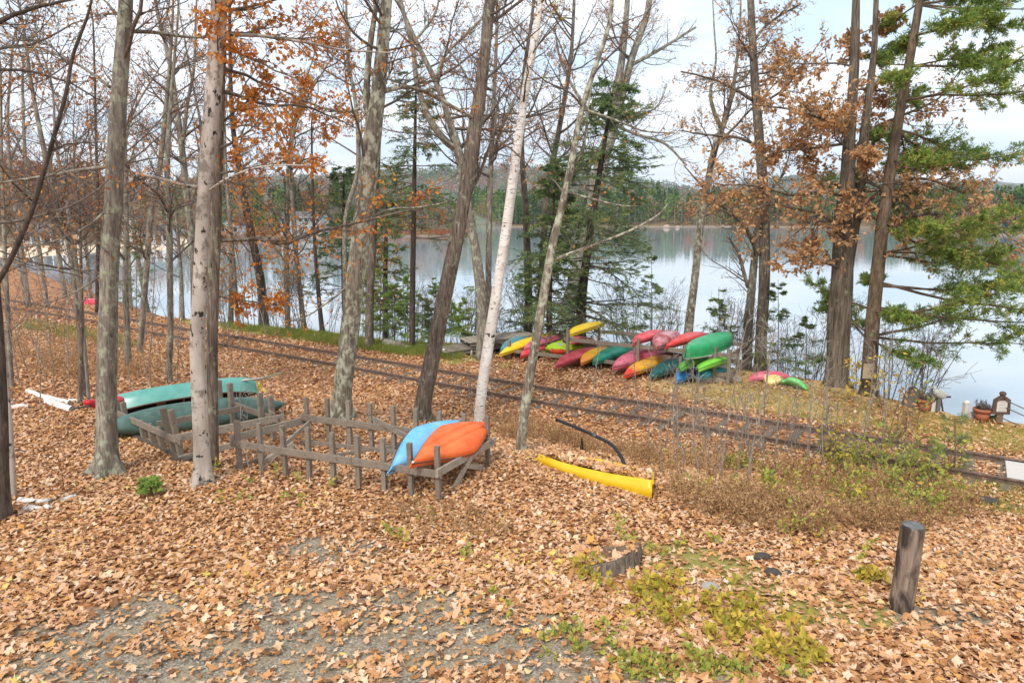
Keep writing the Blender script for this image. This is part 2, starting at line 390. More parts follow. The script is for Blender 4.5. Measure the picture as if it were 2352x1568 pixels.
# ------------------------------------------------------------------ ground masks
def blob(x, y, c, rx, ry, rot=0.0, s=5, amp=0.5):
    dx = x - c[0]; dy = y - c[1]; a = dx * math.cos(rot) + dy * math.sin(rot); b = -dx * math.sin(rot) + dy * math.cos(rot)
    return smooth(1.15, 0.55, np.hypot(a / rx, b / ry) + amp * (fbm(x * 1.1, y * 1.1, s) - 0.5) * 2)
MOSS = [(G(1590, 1290), 1.1, 0.45, -.5), (G(1870, 1400), 1.0, 0.35, 0), (G(1960, 1425), .5, .25, 0), (G(1720, 1350), .6, .3, .3), (G(2250, 1160), 1.2, .5, -.5), (G(2320, 1110), 1.0, .4, -.5)]
def masks(x, y):
    s = sdist(x, y, TRK); d = sdist(x, y, SHORE)
    gravel = np.maximum.reduce([blob(x, y, (-2.1, 6.3), 4.1, 1.9, 0, 8, .6), blob(x, y, G(760, 1265), .9, .5, -.3, 9), blob(x, y, G(1010, 1500), 1.3, 1.0, 0, 11, .6),
                                0.8 * blob(x, y, G(2150, 1415), .8, .35, .2, 12), 0.6 * blob(x, y, G(2330, 1330), .5, 1.6, .2, 13)])
    moss = np.maximum.reduce([blob(x, y, c, a, b, r_, 21) for c, a, b, r_ in MOSS])
    lake = smooth(-1.6, -2.6, s) * (d > -0.6)
    lawn = lake * smooth(3.5, 7.5, x + 0.5 * (y - 20)) * (0.45 + 0.55 * smooth(.35, .6, fbm(x * .5, y * .5, 31)))
    green = lake * smooth(1.5, -1.5, x) * smooth(-26, -15, x) * smooth(.33, .55, fbm(x * .3, y * .3, 33)) * smooth(30, 22, np.abs(s) * 2)
    bed = smooth(2.0, 1.4, np.abs(s)) * smooth(2, 8, x)
    return gravel, moss, lawn, green, bed
# ground sheet
def grid_sheet(name, xs, ys, hf, mat, attrs=None):
    X, Y = np.meshgrid(xs, ys); n, m = X.shape
    Z = hf(X.ravel(), Y.ravel())
    idx = np.arange(n * m).reshape(n, m)
    q = np.stack([idx[:-1, :-1], idx[:-1, 1:], idx[1:, 1:], idx[1:, :-1]], -1).reshape(-1, 4)
    mb = MB(); mb.add(np.stack([X.ravel(), Y.ravel(), Z], 1), q)
    o = mb.build(name, mat, smooth=True)
    if attrs:
        for nm, f in attrs.items():
            a = o.data.attributes.new(nm, 'FLOAT', 'POINT'); a.data.foreach_set('value', np.asarray(f(X.ravel(), Y.ravel()), np.float32))
    return o
def ground_mat():
    m = NT('ground_litter', 0.95)
    v = m.coord((1, 1, 1))
    vo = m.n('ShaderNodeTexVoronoi'); vo.inputs['Scale'].default_value = 9; vo.inputs['Randomness'].default_value = 1.0
    nd = m.n('ShaderNodeTexNoise'); nd.inputs['Scale'].default_value = 14; m.l(v, nd.inputs['Vector'])
    wv = m.mix(0.04, v, nd.outputs['Color'], 'ADD'); m.l(wv, vo.inputs['Vector'])
    spx = m.n('ShaderNodeSeparateColor'); m.l(vo.outputs['Color'], spx.inputs[0])
    leaf = m.ramp(spx.outputs[0], [(0, lin('#6a4530')), (.25, lin('#a06a42')), (.5, lin('#c48a5c')), (.75, lin('#d8a880')), (1, lin('#c97f42'))])
    edge = m.ramp(vo.outputs['Distance'], [(.35, (0, 0, 0)), (.7, (1, 1, 1))])
    leaf = m.mix(m.math('MULTIPLY', edge, .55), leaf, lin('#5a3c2a'))
    n = m.noise(v, 1.2, 5); leaf = m.mix(m.math('MULTIPLY', n, .5), leaf, m.mix(1.0, leaf, lin('#c9a184'), 'MULTIPLY'))
    gv = m.n('ShaderNodeTexVoronoi'); gv.inputs['Scale'].default_value = 55; m.l(v, gv.inputs['Vector'])
    gs = m.n('ShaderNodeSeparateColor'); m.l(gv.outputs['Color'], gs.inputs[0])
    gn = m.noise(v, 2.5, 5, .65)
    grav = m.ramp(gs.outputs[0], [(0, lin('#4e473d')), (.5, lin('#787064')), (.85, lin('#948b7c')), (1, lin('#b8b0a2'))])
    grav = m.mix(m.ramp(gn, [(.35, (0, 0, 0)), (.7, (.8, .8, .8))]), grav, lin('#9c8b70'))
    n6 = m.noise(v, 9, 5, .7); n7 = m.noise(v, 45, 3, .6)
    moss = m.mix(n7, m.ramp(n6, [(.3, lin('#6d7a38')), (.5, lin('#93934a')), (.7, lin('#b39a62'))]), lin('#8a7a48'))
    lawn = m.mix(n7, m.ramp(n6, [(.25, lin('#96944e')), (.45, lin('#bfaa66')), (.6, lin('#d6b984')), (.8, lin('#cda36c'))]), lin('#b8976a'))
    grn = m.ramp(n6, [(.3, lin('#5d7234')), (.5, lin('#8a8f46')), (.7, lin('#b58a56'))])
    nb = m.noise(v, 3.3, 5, .7)
    def soft(a): return m.ramp(m.math('ADD', a, m.math('MULTIPLY', m.math('SUBTRACT', nb, .5), .6)), [(.35, (0, 0, 0)), (.6, (1, 1, 1))])
    c = m.mix(soft(m.attr('gravel')), leaf, grav)
    c = m.mix(soft(m.attr('lawn')), c, lawn); c = m.mix(soft(m.attr('green')), c, grn)
    c = m.mix(soft(m.attr('moss')), c, moss)
    bank = m.attr('bank'); c = m.mix(bank, c, lin('#5b5046'))
    m.color(c)
    h = m.math('ADD', m.math('MULTIPLY', vo.outputs['Distance'], -.6), m.math('MULTIPLY', n7, .3)); m.bump(h, .6, .05)
    return m.m
xs = np.concatenate([np.linspace(-140, -26, 80), np.arange(-25.6, 26, 0.3), np.linspace(26.5, 60, 40)])
ys = np.concatenate([np.linspace(-25, 4, 20), np.arange(4.3, 36, 0.3), np.linspace(36.6, 110, 90)])
ground = grid_sheet('ground', xs, ys, height_exact, ground_mat(), {
    'gravel': lambda x, y: masks(x, y)[0], 'moss': lambda x, y: masks(x, y)[1], 'lawn': lambda x, y: masks(x, y)[2],
    'green': lambda x, y: masks(x, y)[3], 'bank': lambda x, y: smooth(-.15, -.6, sdist(x, y, SHORE))})
tag(ground, 'leaf covered ground sloping gently down past the railway to the lake', kind='structure')

# ------------------------------------------------------------------ water
def water_mat():
    m = NT('lake_water', 0.03); b = m.b
    b.inputs['Base Color'].default_value = lin('#a3b0b8'); b.inputs['IOR'].default_value = 1.6; b.inputs['Specular IOR Level'].default_value = 0.8  # pale base colour paints in sky reflection that the gloss alone leaves too dark
    v = m.coord((1, 1, 1)); n1 = m.noise(m.coord((.5, 1.0, 1)), 1.1, 3, .5); n2 = m.noise(m.coord((.03, .08, 1)), 1.0, 3)
    h = m.math('ADD', n1, m.math('MULTIPLY', n2, 2.0)); m.bump(h, .05, .12)
    return m.m
mb = MB(); S = 6500
mb.add([(-S, -60, WATER_Z), (S, -60, WATER_Z), (S, S, WATER_Z), (-S, S, WATER_Z)], [(0, 1, 2, 3)])
tag(mb.build('water', water_mat()), 'calm lake mirroring the pale sky', kind='structure')

# ------------------------------------------------------------------ fallen leaves
def leaf_field(name, n, sampler, lod, size, lift=0.012, seed=3, label=None):
    rg = np.random.default_rng(seed)
    x, y, z, tint = sampler(n, rg)
    N = len(x)
    sz = size * np.clip(rg.lognormal(0, .26, N), .55, 1.55)
    if lod == 2:
        k = 11; ang = np.array([0, .28, .62, .9, 1.3, 1.75, 2.2, 2.6, 2.95]) ; ang = np.concatenate([ang, [3.3], 2 * PI - ang[1:][::-1]])
        rad = np.array([1, .52, .78, .95, .5, .62, .8, .42, .45]); rad = np.concatenate([rad, [.35], rad[1:][::-1]])
        k = len(ang)
    elif lod == 1:
        ang = np.arange(8) * PI / 4; rad = np.array([1, .5, .8, .5, .55, .5, .8, .5]); k = 8
    else:
        ang = np.arange(4) * PI / 2; rad = np.array([1, .55, .7, .55]); k = 4
    th = rg.uniform(0, 2 * PI, N); oval = (rg.uniform(0, 1, (N, 1)) < (.2 if lod == 2 else .3)) & (k > 4)
    A = ang[None] + rg.normal(0, .06, (N, k)); ov = .52 + .42 * np.cos(ang) ** 2
    Rr = np.where(oval, ov[None] * .95, rad[None]) * sz[:, None] * .55 * rg.uniform(.78, 1.18, (N, k))
    torn = rg.uniform(0, 1, (N, k)) < .06; Rr = np.where(torn, Rr * .45, Rr)
    lx = Rr * np.cos(A); ly = Rr * np.sin(A) * np.where(oval, rg.uniform(.75, 1.0, (N, 1)), rg.uniform(.72, 1.05, (N, 1)))
    cu = rg.normal(0, 4.2, (N, 1)); cv = rg.normal(0, 4.2, (N, 1)); cw = rg.normal(0, 1.5, (N, 1))
    lz = cu * lx ** 2 + cv * ly ** 2 + cw * lx * ly
    if k > 4:
        lx = np.concatenate([np.zeros((N, 1)), lx], 1); ly = np.concatenate([np.zeros((N, 1)), ly], 1); lz = np.concatenate([np.zeros((N, 1)), lz], 1)
    tx = rg.normal(0, .27, (N, 1)); ty = rg.normal(0, .27, (N, 1))
    lz = lz + tx * lx + ty * ly
    lz = lz - lz.min(1, keepdims=True) * .8
    c, s_ = np.cos(th)[:, None], np.sin(th)[:, None]
    V = np.stack([x[:, None] + c * lx - s_ * ly, y[:, None] + s_ * lx + c * ly, z[:, None] + lift + rg.uniform(0, .025, (N, 1)) + lz], -1)
    K = V.shape[1]; base = np.arange(N)[:, None, None] * K
    if k > 4:
        tri = np.array([(0, 1 + i, 1 + (i + 1) % k) for i in range(k)]); mb = MB().add(V.reshape(-1, 3), t=base + tri, tint=np.repeat(tint, K))
    else:
        mb = MB().add(V.reshape(-1, 3), q=(base + np.array([[0, 1, 2, 3]])), tint=np.repeat(tint, K))
    o = mb.build(name, M['litter'])
    return tag(o, label, kind='stuff')
def dens(x, y):
    g, mo, la, gr, bed = masks(x, y); s = sdist(x, y, TRK); d = sdist(x, y, SHORE)
    f = np.ones_like(x) * 1.0
    f = f * (1 - .85 * g * smooth(.3, .62, fbm(x * 1.9, y * 1.9, 41) + .12)) * (1 - .6 * mo) * (1 - .82 * la) * (1 - .55 * gr)
    f = f * np.where(d < .1, 0, 1)
    f = f * (1 - .45 * smooth(.55, .7, fbm(x * .8, y * .8, 43)))
    f = f * np.where((np.abs(s) < .66) & (x > 2.5), .62, 1)
    # rail heads stay clear
    f = f * np.where((np.abs(np.abs(s) - .7175) < .09), .1, 1)
    return f
def sampler(x0, x1, y0, y1, wedge=True):
    def f(n, rg):
        x = rg.uniform(x0, x1, n); y = rg.uniform(y0, y1, n)
        k = np.abs(x) < .84 * y + 3.5
        x, y = x[k], y[k]
        k = rg.uniform(0, 1, len(x)) < dens(x, y); x, y = x[k], y[k]
        z = height(x, y)
        near = smooth(15, 7, y)
        t = np.clip(rg.beta(1.15, 1.15, len(x)) + .13 * (fbm(x * .6, y * .6, 51) - .5) * 2 - .05 * (1 - near), 0, .999)
        return x, y, z, t
    return f
leaf_field('fallen_leaves', 64000, sampler(-9, 9, 4.6, 9.0), 2, .094, seed=3, label='carpet of tan and orange fallen maple leaves nearest the viewer')
leaf_field('fallen_leaves', 150000, sampler(-15, 15, 9.0, 16.5), 1, .080, seed=4, label='carpet of fallen leaves around the racks and the yellow boat')
leaf_field('fallen_leaves', 130000, sampler(-27, 20, 16.5, 31), 0, .115, seed=5, label='fallen leaves along the railway and the boat rack')
leaf_field('fallen_leaves', 40000, sampler(-36, -4, 29, 48), 0, .15, seed=6, label='fallen leaves far back along the track in the left woods')

# ------------------------------------------------------------------ railway
tk = thing('railway_track', 'rusty railway track half buried in leaves along the lake shore', 'railway track')
rust = NT('rusty_rail', .75); _n = rust.noise(rust.coord(), 9, 5, .7)
rust.color(rust.ramp(_n, [(.3, lin('#4e4138')), (.55, lin('#745f52')), (.8, lin('#9a8675'))]))
TR2 = catmull(TRACK, 160)
dT = np.gradient(TR2, axis=0); dT /= np.linalg.norm(dT, axis=1, keepdims=True); nT = np.stack([dT[:, 1], -dT[:, 0]], 1)
for sg in (-1, 1):
    c = TR2 + nT * sg * .7525
    prof = np.array([(-.07, .0), (-.07, .02), (-.012, .035), (-.012, .12), (-.036, .128), (-.036, .158), (-.03, .165), (.03, .165), (.036, .158), (.036, .128), (.012, .12), (.012, .035), (.07, .02), (.07, 0)])
    V = np.stack([c[:, None, 0] + nT[:, None, 0] * prof[None, :, 0], c[:, None, 1] + nT[:, None, 1] * prof[None, :, 0], np.broadcast_to(prof[None, :, 1] + .0, (len(c), len(prof)))], -1)
    k = len(prof); idx = np.arange(len(c) * k).reshape(len(c), k)
    q = np.stack([idx[:-1, :-1], idx[1:, :-1], idx[1:, 1:], idx[:-1, 1:]], -1).reshape(-1, 4)
    MB().add(V.reshape(-1, 3), q).build('rail', rust.m, tk)
sl_mat = wood('sleeper_wood', '#4a4038', '#75685a', '#97897a')
arc = np.concatenate([[0], np.cumsum(np.linalg.norm(np.diff(TR2, axis=0), axis=1))])
tot = arc[-1]; a0 = np.interp(8.5, TR2[:, 0], arc); rs = random.Random(4)
sl0 = None
for i in range(46):
    a = a0 + 9.5 - i * .62
    p = np.array([np.interp(a, arc, TR2[:, 0]), np.interp(a, arc, TR2[:, 1])]); t = np.array([np.interp(a, arc, dT[:, 0]), np.interp(a, arc, dT[:, 1])])
    if sl0 is None:
        sl0 = MB().board((-1.25, 0, 0), (1.25, 0, 0), .22, .14, bev=.012).build('sleeper', sl_mat, tk); o = sl0
    else:
        o = sl0.copy(); COL.objects.link(o)
    o.location = (p[0], p[1], -.034 + rs.uniform(-.012, .012)); o.rotation_euler = (0, 0, math.atan2(t[1], t[0]) + PI / 2 + rs.uniform(-.02, .02))
# pale crossing panel between the rails at the right edge
cp = G(2340, 1075); i = np.argmin(np.hypot(TR2[:, 0] - cp[0], TR2[:, 1] - cp[1]))
ang = math.atan2(dT[i, 1], dT[i, 0])
pale = flat('pale_concrete', '#c9c2bb', .9)
pt = atz(2308, 1075, .12); j = np.argmin(np.hypot(TR2[:, 0] - pt[0], TR2[:, 1] - pt[1]))
cpn = thing('crossing_panel', 'pale grey slab of a foot crossing laid between the rails', 'crossing panel', (0, 0, 0))
base = TR2[j] + dT[j] * 1.05
def tf(lx, ly, lz): return np.array([base[0] + dT[j, 0] * lx + nT[j, 0] * ly, base[1] + dT[j, 1] * lx + nT[j, 1] * ly, lz])
for ly in (-.42, 0, .42):
    MB().board(tf(-1.05, ly, .075), tf(1.05, ly, .075), .405, .12, bev=.01).build('slab', pale, cpn)
# ------------------------------------------------------------------ trees
def branch_batch(st, di, ln, n, rg, wander=.22, up=.05):
    """N wandering paths of n points"""
    N = len(st); P = np.zeros((N, n, 3)); P[:, 0] = st
    d = di / (np.linalg.norm(di, axis=1, keepdims=True) + 1e-9); step = (np.asarray(ln) / (n - 1))[:, None]
    for i in range(1, n):
        d = d + rg.normal(0, wander, (N, 3)); d[:, 2] += up
        d /= np.linalg.norm(d, axis=1, keepdims=True) + 1e-9
        P[:, i] = P[:, i - 1] + d * step
    return P
def along(P, t):
    """point and tangent on each path at t in 0..1"""
    N, n, _ = P.shape; f = t * (n - 1); i = np.minimum(f.astype(int), n - 2); f = (f - i)[:, None]; r = np.arange(N)
    return P[r, i] * (1 - f) + P[r, i + 1] * f, P[r, i + 1] - P[r, i]
def kids(P, L, R0, n, rg, npts, tr=(.2, .98), lf=(.3, .55), ang=(35, 70), rf=.5, wander=.25, up=.04, flat=0.0):
    N = len(P)
    t = rg.uniform(tr[0], tr[1], (N, n)); Pr = np.repeat(P, n, 0); tt = t.ravel()
    p, T = along(Pr, tt); T /= np.linalg.norm(T, axis=1, keepdims=True) + 1e-9
    r = rg.normal(size=(N * n, 3)); r[:, 2] *= (1 - flat); S = np.cross(T, r); S = np.cross(S, T) if False else r - (r * T).sum(1, keepdims=True) * T
    S /= np.linalg.norm(S, axis=1, keepdims=True) + 1e-9
    a = np.radians(rg.uniform(ang[0], ang[1], N * n))[:, None]
    D = T * np.cos(a) + S * np.sin(a)
    ln = np.repeat(L, n) * rg.uniform(lf[0], lf[1], N * n) * (1.15 - .6 * tt)
    rad0 = np.repeat(R0, n) * (1.0 - .65 * tt) * rf
    return branch_batch(p, D, ln, npts, rg, wander, up), ln, rad0
def taper(n, tip=.25): return np.linspace(1, tip, n)[None]

def px_path(pts, yb, y_is_list=None):
    """trace: pixels at world depth yb (+dy) -> 3D nodes and radii"""
    P, Rr = [], []
    for q in pts:
        u, v, wd = q[:3]; dy = q[3] if len(q) > 3 else 0
        p = aty(u, v, yb + dy); P.append(p); Rr.append(px2m(wd, p) / 2)
    return np.array(P), np.array(Rr)
def trunk_mesh(mb, P, Rr, k=18, flare=1.5, seed=0, fh=.55, ridge=.05):
    n = max(14, len(P) * 6)
    Q = catmull(P, n); ra = np.interp(np.linspace(0, len(P) - 1, n), np.arange(len(P)), Rr)
    h = Q[:, 2] - Q[0, 2]
    fl = 1 + (flare - 1) * np.exp(-np.maximum(h, 0) / fh * 2.2)
    th = np.arange(k) * 2 * PI / k; rs = np.random.default_rng(seed)
    ph = rs.uniform(0, 6.28, 4)
    lob = .5 + .5 * np.cos(rs.integers(3, 6) * th + ph[0])
    lump = np.ones((1, n, k))
    lump = lump * (1 + ridge * np.sin(3 * th + ph[1] + h[:, None] * .5)[None] + ridge * .7 * np.sin(7 * th + ph[2] - h[:, None] * .9)[None])
    nz = fbm(th[None] * 2.2 + h[:, None] * .13 + seed, h[:, None] * 1.3 + th[None] * .2, seed) - .5
    lump = lump + ridge * 2.6 * nz[None]
    lump = lump + 1.3 * (fl - 1)[None, :, None] * (lob - .35)[None, None, :]
    Rfull = ra * .91 * (1 + .5 * (fl - 1))
    mb.tubes(Q[None], Rfull[None], k, lump=lump, cap=True)
    return Q, ra
def foliage_on(mb, P, rg, per, L, W, droop=.5, keep=1.0, tone=None):
    N, n, _ = P.shape
    if per <= 0 or N == 0: return
    cnt = N * per; Pr = np.repeat(P, per, 0); t = rg.uniform(.25, 1, cnt); p, T = along(Pr, t)
    T /= np.linalg.norm(T, axis=1, keepdims=True) + 1e-9
    k = rg.uniform(0, 1, cnt) < keep; p, T = p[k], T[k]
    D = T * .5 + rg.normal(0, .6, p.shape); D[:, 2] -= droop
    tn = rg.uniform(0, 1, len(p)) if tone is None else np.clip(rg.normal(tone[0], tone[1], len(p)), 0, 1)
    mb.kites(p, D, L * rg.uniform(.7, 1.25, len(p)), W * rg.uniform(.7, 1.2, len(p)), tn, rg)
def broadleaf(name, label, cat, pts, bark='bark_gray', limbs=(), ext=5.0, base=None, yb=None, seed=1, n1=14, z0=3.0, len1=(1.2, 3.0), el=(5, 50), n2=6, n3=4, leaf='leaf_rust', per=1, keep=.5,
              lsize=(.085, .05), twig=None, flare=1.5, group=None, tone=None, r1=.03, ltop=None, k=18, ridge=.05, up=.05, second=None, dz=0.0, az=None):
    rg = np.random.default_rng(seed)
    g = G(*base) if base else G(pts[0][0], pts[0][1])
    y0 = yb if yb is not None else g[1]
    P, Rr = px_path(pts, y0)
    P[0] = aty(pts[0][0], pts[0][1], y0); zg = float(height(P[0][0], P[0][1]))
    P[0][2] = zg - .12
    if P[1][2] < P[0][2] + .05: P = np.delete(P, 1, 0); Rr = np.delete(Rr, 1)
    org = np.array([P[0][0], P[0][1], zg])
    t = thing(name, label, cat, org, 0, group)
    if ext > 0:
        d = P[-1] - P[-2]; d /= np.linalg.norm(d); d = d * .7 + np.array([0, 0, .3]); d /= np.linalg.norm(d)
        for i in (1, 2, 3):
            P = np.vstack([P, P[-1] + d * ext / 3 + rg.normal(0, .12, 3)]); Rr = np.append(Rr, Rr[-1] * .66)
    mb = MB(); Q, ra = trunk_mesh(mb, P - org, Rr, k, flare, seed, ridge=ridge)
    mb.build('trunk', M[bark], t, smooth=True)
    if second:
        for s2 in second:
            P2, R2 = px_path(s2, y0)
            if len(s2[0]) > 4: pass
            m2 = MB(); d = P2[-1] - P2[-2]; d /= np.linalg.norm(d)
            if P2[-1][2] > 6.5:
                for i in (1, 2): P2 = np.vstack([P2, P2[-1] + d * ext / 2.4]); R2 = np.append(R2, R2[-1] * .55)
            trunk_mesh(m2, P2 - org, R2, 12, 1.0, seed + 5, ridge=ridge)
            m2.build('stem', M[bark], t, smooth=True)
    A, AL, AR = [], [], []
    lm_paths = []
    for lb in limbs:
        PL, RL = px_path(lb, y0)
        n = 14; C = catmull(PL, n); rr = np.interp(np.linspace(0, len(PL) - 1, n), np.arange(len(PL)), RL)
        C = C + np.cumsum(rg.normal(0, .012, C.shape), 0) * np.linspace(0, 1, n)[:, None]
        ml = MB().tubes((C - org)[None], rr[None], 8, cap=True); ml.build('limb', M[bark], t, smooth=True)
        lm_paths.append((C, rr))
    crown = MB(); fol = MB(); tw = M[twig or 'twig']
    groups = []
    # auto branches on the trunk
    Qw = Q + org; hh = Q[:, 2]
    if n1:
        zt = hh[-1]; z = rg.uniform(z0, zt * .99, n1) if ltop is None else rg.uniform(z0, ltop, n1)
        x = np.stack([np.interp(z, hh, Qw[:, i]) for i in range(3)], 1); rt = np.interp(z, hh, ra)
        a = rg.uniform(0, 2 * PI, n1) if az is None else np.radians(rg.uniform(az[0], az[1], n1)); e = np.radians(rg.uniform(el[0], el[1], n1))
        D = np.stack([np.cos(a) * np.cos(e), np.sin(a) * np.cos(e), np.sin(e)], 1)
        ln = rg.uniform(len1[0], len1[1], n1) * (1 - .35 * (z - z0) / max(zt - z0, 1))
        B = branch_batch(x, D, ln, 9, rg, .14, up); r0 = np.minimum(rt * .45, r1 * ln / 2)
        groups.append((B, ln, r0))
        crown.tubes(B - org, r0[:, None] * taper(9, .2), 6)
    for C, rr in lm_paths:
        i = np.linspace(0, len(C) - 1, 9).astype(int)
        groups.append((C[i][None], np.array([np.linalg.norm(np.diff(C, axis=0), axis=1).sum()]), np.array([rr[0]])))
    for gi, (B, ln, r0) in enumerate(groups):
        lim = gi > 0 or not n1
        B2, l2, r2 = kids(B, ln, r0, n2 + (6 if lim else 0), rg, 6, (.15, .98), (.22, .5), (30, 65), .42, .18, up)
        r2 = np.clip(r2, .006, .03)
        crown.tubes(B2 - org, r2[:, None] * taper(6, .3), 4)
        if n3:
            B3, l3, r3 = kids(B2, l2, r2, n3, rg, 4, (.15, 1), (.3, .6), (30, 65), .6, .2, up)
            r3 = np.clip(r3, .0042, .009); crown.tubes(B3 - org, r3[:, None] * taper(4, .5), 3)
            foliage_on(fol, B3 - org, rg, per, *lsize, keep=keep, tone=tone)
        foliage_on(fol, B2 - org, rg, per, *lsize, keep=keep, tone=tone)
    if crown.n: crown.build('crown', tw, t)
    if fol.n: fol.build('foliage', M[leaf], t)
    return t

def needles(mb, P, rg, per, L, W, flat=.3, tone=(.5, .25), ang=.9, droop=.1):
    """needle kites along thin twigs"""
    N, n, _ = P.shape; cnt = N * per; Pr = np.repeat(P, per, 0); t = rg.uniform(.02, 1, cnt); p, T = along(Pr, t)
    T /= np.linalg.norm(T, axis=1, keepdims=True) + 1e-9
    r = rg.normal(size=p.shape); r[:, 2] *= flat; D = T * (1 - ang * .5) + r * ang * .6; D[:, 2] -= droop
    tw = np.repeat(np.clip(rg.normal(tone[0], tone[1], N), 0, 1), per); tn = np.clip(tw + rg.normal(0, .1, cnt), 0, 1)
    mb.kites(p, D, L * rg.uniform(.7, 1.2, cnt), W, tn, rg, .1)
def conifer(name, label, cat, pts, bark='bark_dark', kind='hemlock', base=None, yb=None, seed=1, z0=.8, ztop=None, n1=60, lmax=3.0, lmin=.4, ext=4, mat='hemlock', n2=12, n3=0, per=14, nl=(.12, .03), group=None, az=None, el=(-18, 8), up=0.0, dens_top=1.0, flare=1.3, azp=0.0, lshape=None):
    rg = np.random.default_rng(seed)
    g = G(*base) if base else G(pts[0][0], pts[0][1]); y0 = yb if yb is not None else g[1]
    P, Rr = px_path(pts, y0); zg = float(height(P[0][0], P[0][1])); P[0][2] = zg - .1
    org = np.array([P[0][0], P[0][1], zg]); t = thing(name, label, cat, org, 0, group)
    if ext > 0:
        d = P[-1] - P[-2]; d /= np.linalg.norm(d)
        for i in (1, 2): P = np.vstack([P, P[-1] + d * ext / 2]); Rr = np.append(Rr, Rr[-1] * .45)
    mb = MB(); Q, ra = trunk_mesh(mb, P - org, Rr, 12, flare, seed); mb.build('trunk', M[bark], t, smooth=True)
    hh = Q[:, 2]; Qw = Q + org; zt = hh[-1]
    if kind == 'pine':
        nw = max(3, int(n1 / 5)); z = np.repeat(np.linspace(z0, zt * .98, nw), 5)[:n1] + rg.normal(0, .07, min(n1, nw * 5)); n1 = len(z)
    else: z = z0 + (zt - z0) * rg.uniform(0, 1, n1) ** .9
    x = np.stack([np.interp(z, hh, Qw[:, i]) for i in range(3)], 1); rt = np.interp(z, hh, ra)
    a = rg.uniform(0, 2 * PI, n1)
    if az is not None: a = np.where(rg.uniform(0, 1, n1) < azp, np.radians(rg.normal(az[0], az[1], n1)), a)
    e = np.radians(rg.uniform(el[0], el[1], n1)); f = (z - z0) / max(zt - z0, .1)
    ln = (lmin + (lmax - lmin) * (1 - f) ** .8) * rg.uniform(.6, 1.05, n1)
    if lshape is not None: ln = lshape(a, z, ln)
    if kind == 'pine':
        kp = (np.cos(a) > -.15) | (rg.uniform(0, 1, n1) < .4); a, e, ln, x, rt, z = a[kp], e[kp], ln[kp], x[kp], rt[kp], z[kp]; n1 = len(a)
    D = np.stack([np.cos(a) * np.cos(e), np.sin(a) * np.cos(e), np.sin(e)], 1)
    B = branch_batch(x, D, ln, 9, rg, .07, up); r0 = np.minimum(rt * .4, .008 + .009 * ln)
    cr = MB().tubes(B - org, r0[:, None] * taper(9, .25), 5); fo = MB()
    B2, l2, r2 = kids(B, ln, r0, n2, rg, 5, (.22 if kind == 'hemlock' else .3, 1), ((.25, .5) if kind == 'hemlock' else (.13, .3)), (30, 60), .4, .1, up * .5 - (.03 if kind == 'hemlock' else -.05), flat=.75)
    r2 = np.clip(r2, .003, .01); cr.tubes(B2 - org, r2[:, None] * taper(5, .4), 3)
    if n3:
        B3, l3, r3 = kids(B2, l2, r2, n3, rg, 4, (.3, 1), (.35, .6), (25, 60), .6, .1, .03, flat=.5)
        needles(fo, B3 - org, rg, per, nl[0], nl[1], .8 if kind == 'pine' else .3, droop=-.05 if kind == 'pine' else .15)
        cr.tubes(B3 - org, np.full((len(B3), 4), .003), 3)
    needles(fo, B2 - org, rg, per, nl[0], nl[1], .8 if kind == 'pine' else .3, droop=-.05 if kind == 'pine' else .15)
    cr.build('crown', M['twig'] if kind == 'hemlock' else M['bark_pine'], t); fo.build('foliage', M[mat], t)
    return t

BL = broadleaf
# --- the big trunks of the foreground
BL('maple_tree', 'stout grey trunk with pale lichen patches in front of the left end of the canoes', 'tree',
   [(248, 1088, 54.0), (244, 960, 45.0), (246, 800, 44.1), (252, 600, 42.3), (262, 420, 40.5), (272, 240, 37.8), (286, 60, 34.2), (291, -40, 32.4)], 'bark_gray', seed=11, n1=14, z0=6.6, ext=6, flare=2.3, len1=(1.5, 3), keep=.7,
   limbs=[[(240, 384, 9), (170, 392, 8, .3), (90, 405, 7, .5), (0, 416, 5, .8), (-60, 430, 3, 1)], [(300, 72, 10), (360, 76, 8, .4), (450, 88, 6, .8), (560, 85, 4, 1), (700, 100, 3, 1.2)], [(252, 200, 8), (180, 150, 6, .3), (80, 110, 5, .6), (-20, 76, 3, 1)], [(256, 470, 6), (200, 520, 5, -.3), (120, 560, 4, -.5), (30, 580, 2, -.8)], [(250, 620, 5), (190, 660, 4, .3), (110, 700, 3, .5), (40, 760, 2, .6)]], n2=9, n3=5)
BL('beech_tree', 'smooth pale pinkish beech trunk dotted with black marks, close in front of the green canoes', 'tree',
   [(464, 1110, 42.2), (460, 960, 37.0), (454, 800, 35.2), (460, 640, 33.4), (468, 480, 31.7), (474, 400, 33.4), (488, 240, 38.7), (500, 80, 40.5), (506, -40, 38.7)], 'beech', seed=12, n1=7, z0=7.5, ext=6, flare=1.9, keep=.3,
   limbs=[[(456, 430, 9), (420, 426, 8, -.2), (360, 408, 8, -.4), (320, 400, 7, -.6), (290, 412, 5, -.8)], [(515, 80, 9), (600, 84, 8, .3), (700, 98, 6, .5), (800, 118, 5, .6), (900, 120, 3, .8)], [(478, 440, 6), (520, 410, 5, -.4), (600, 380, 4, -.7), (700, 372, 3, -1)]], leaf='leaf_orange', n2=8, n3=4)
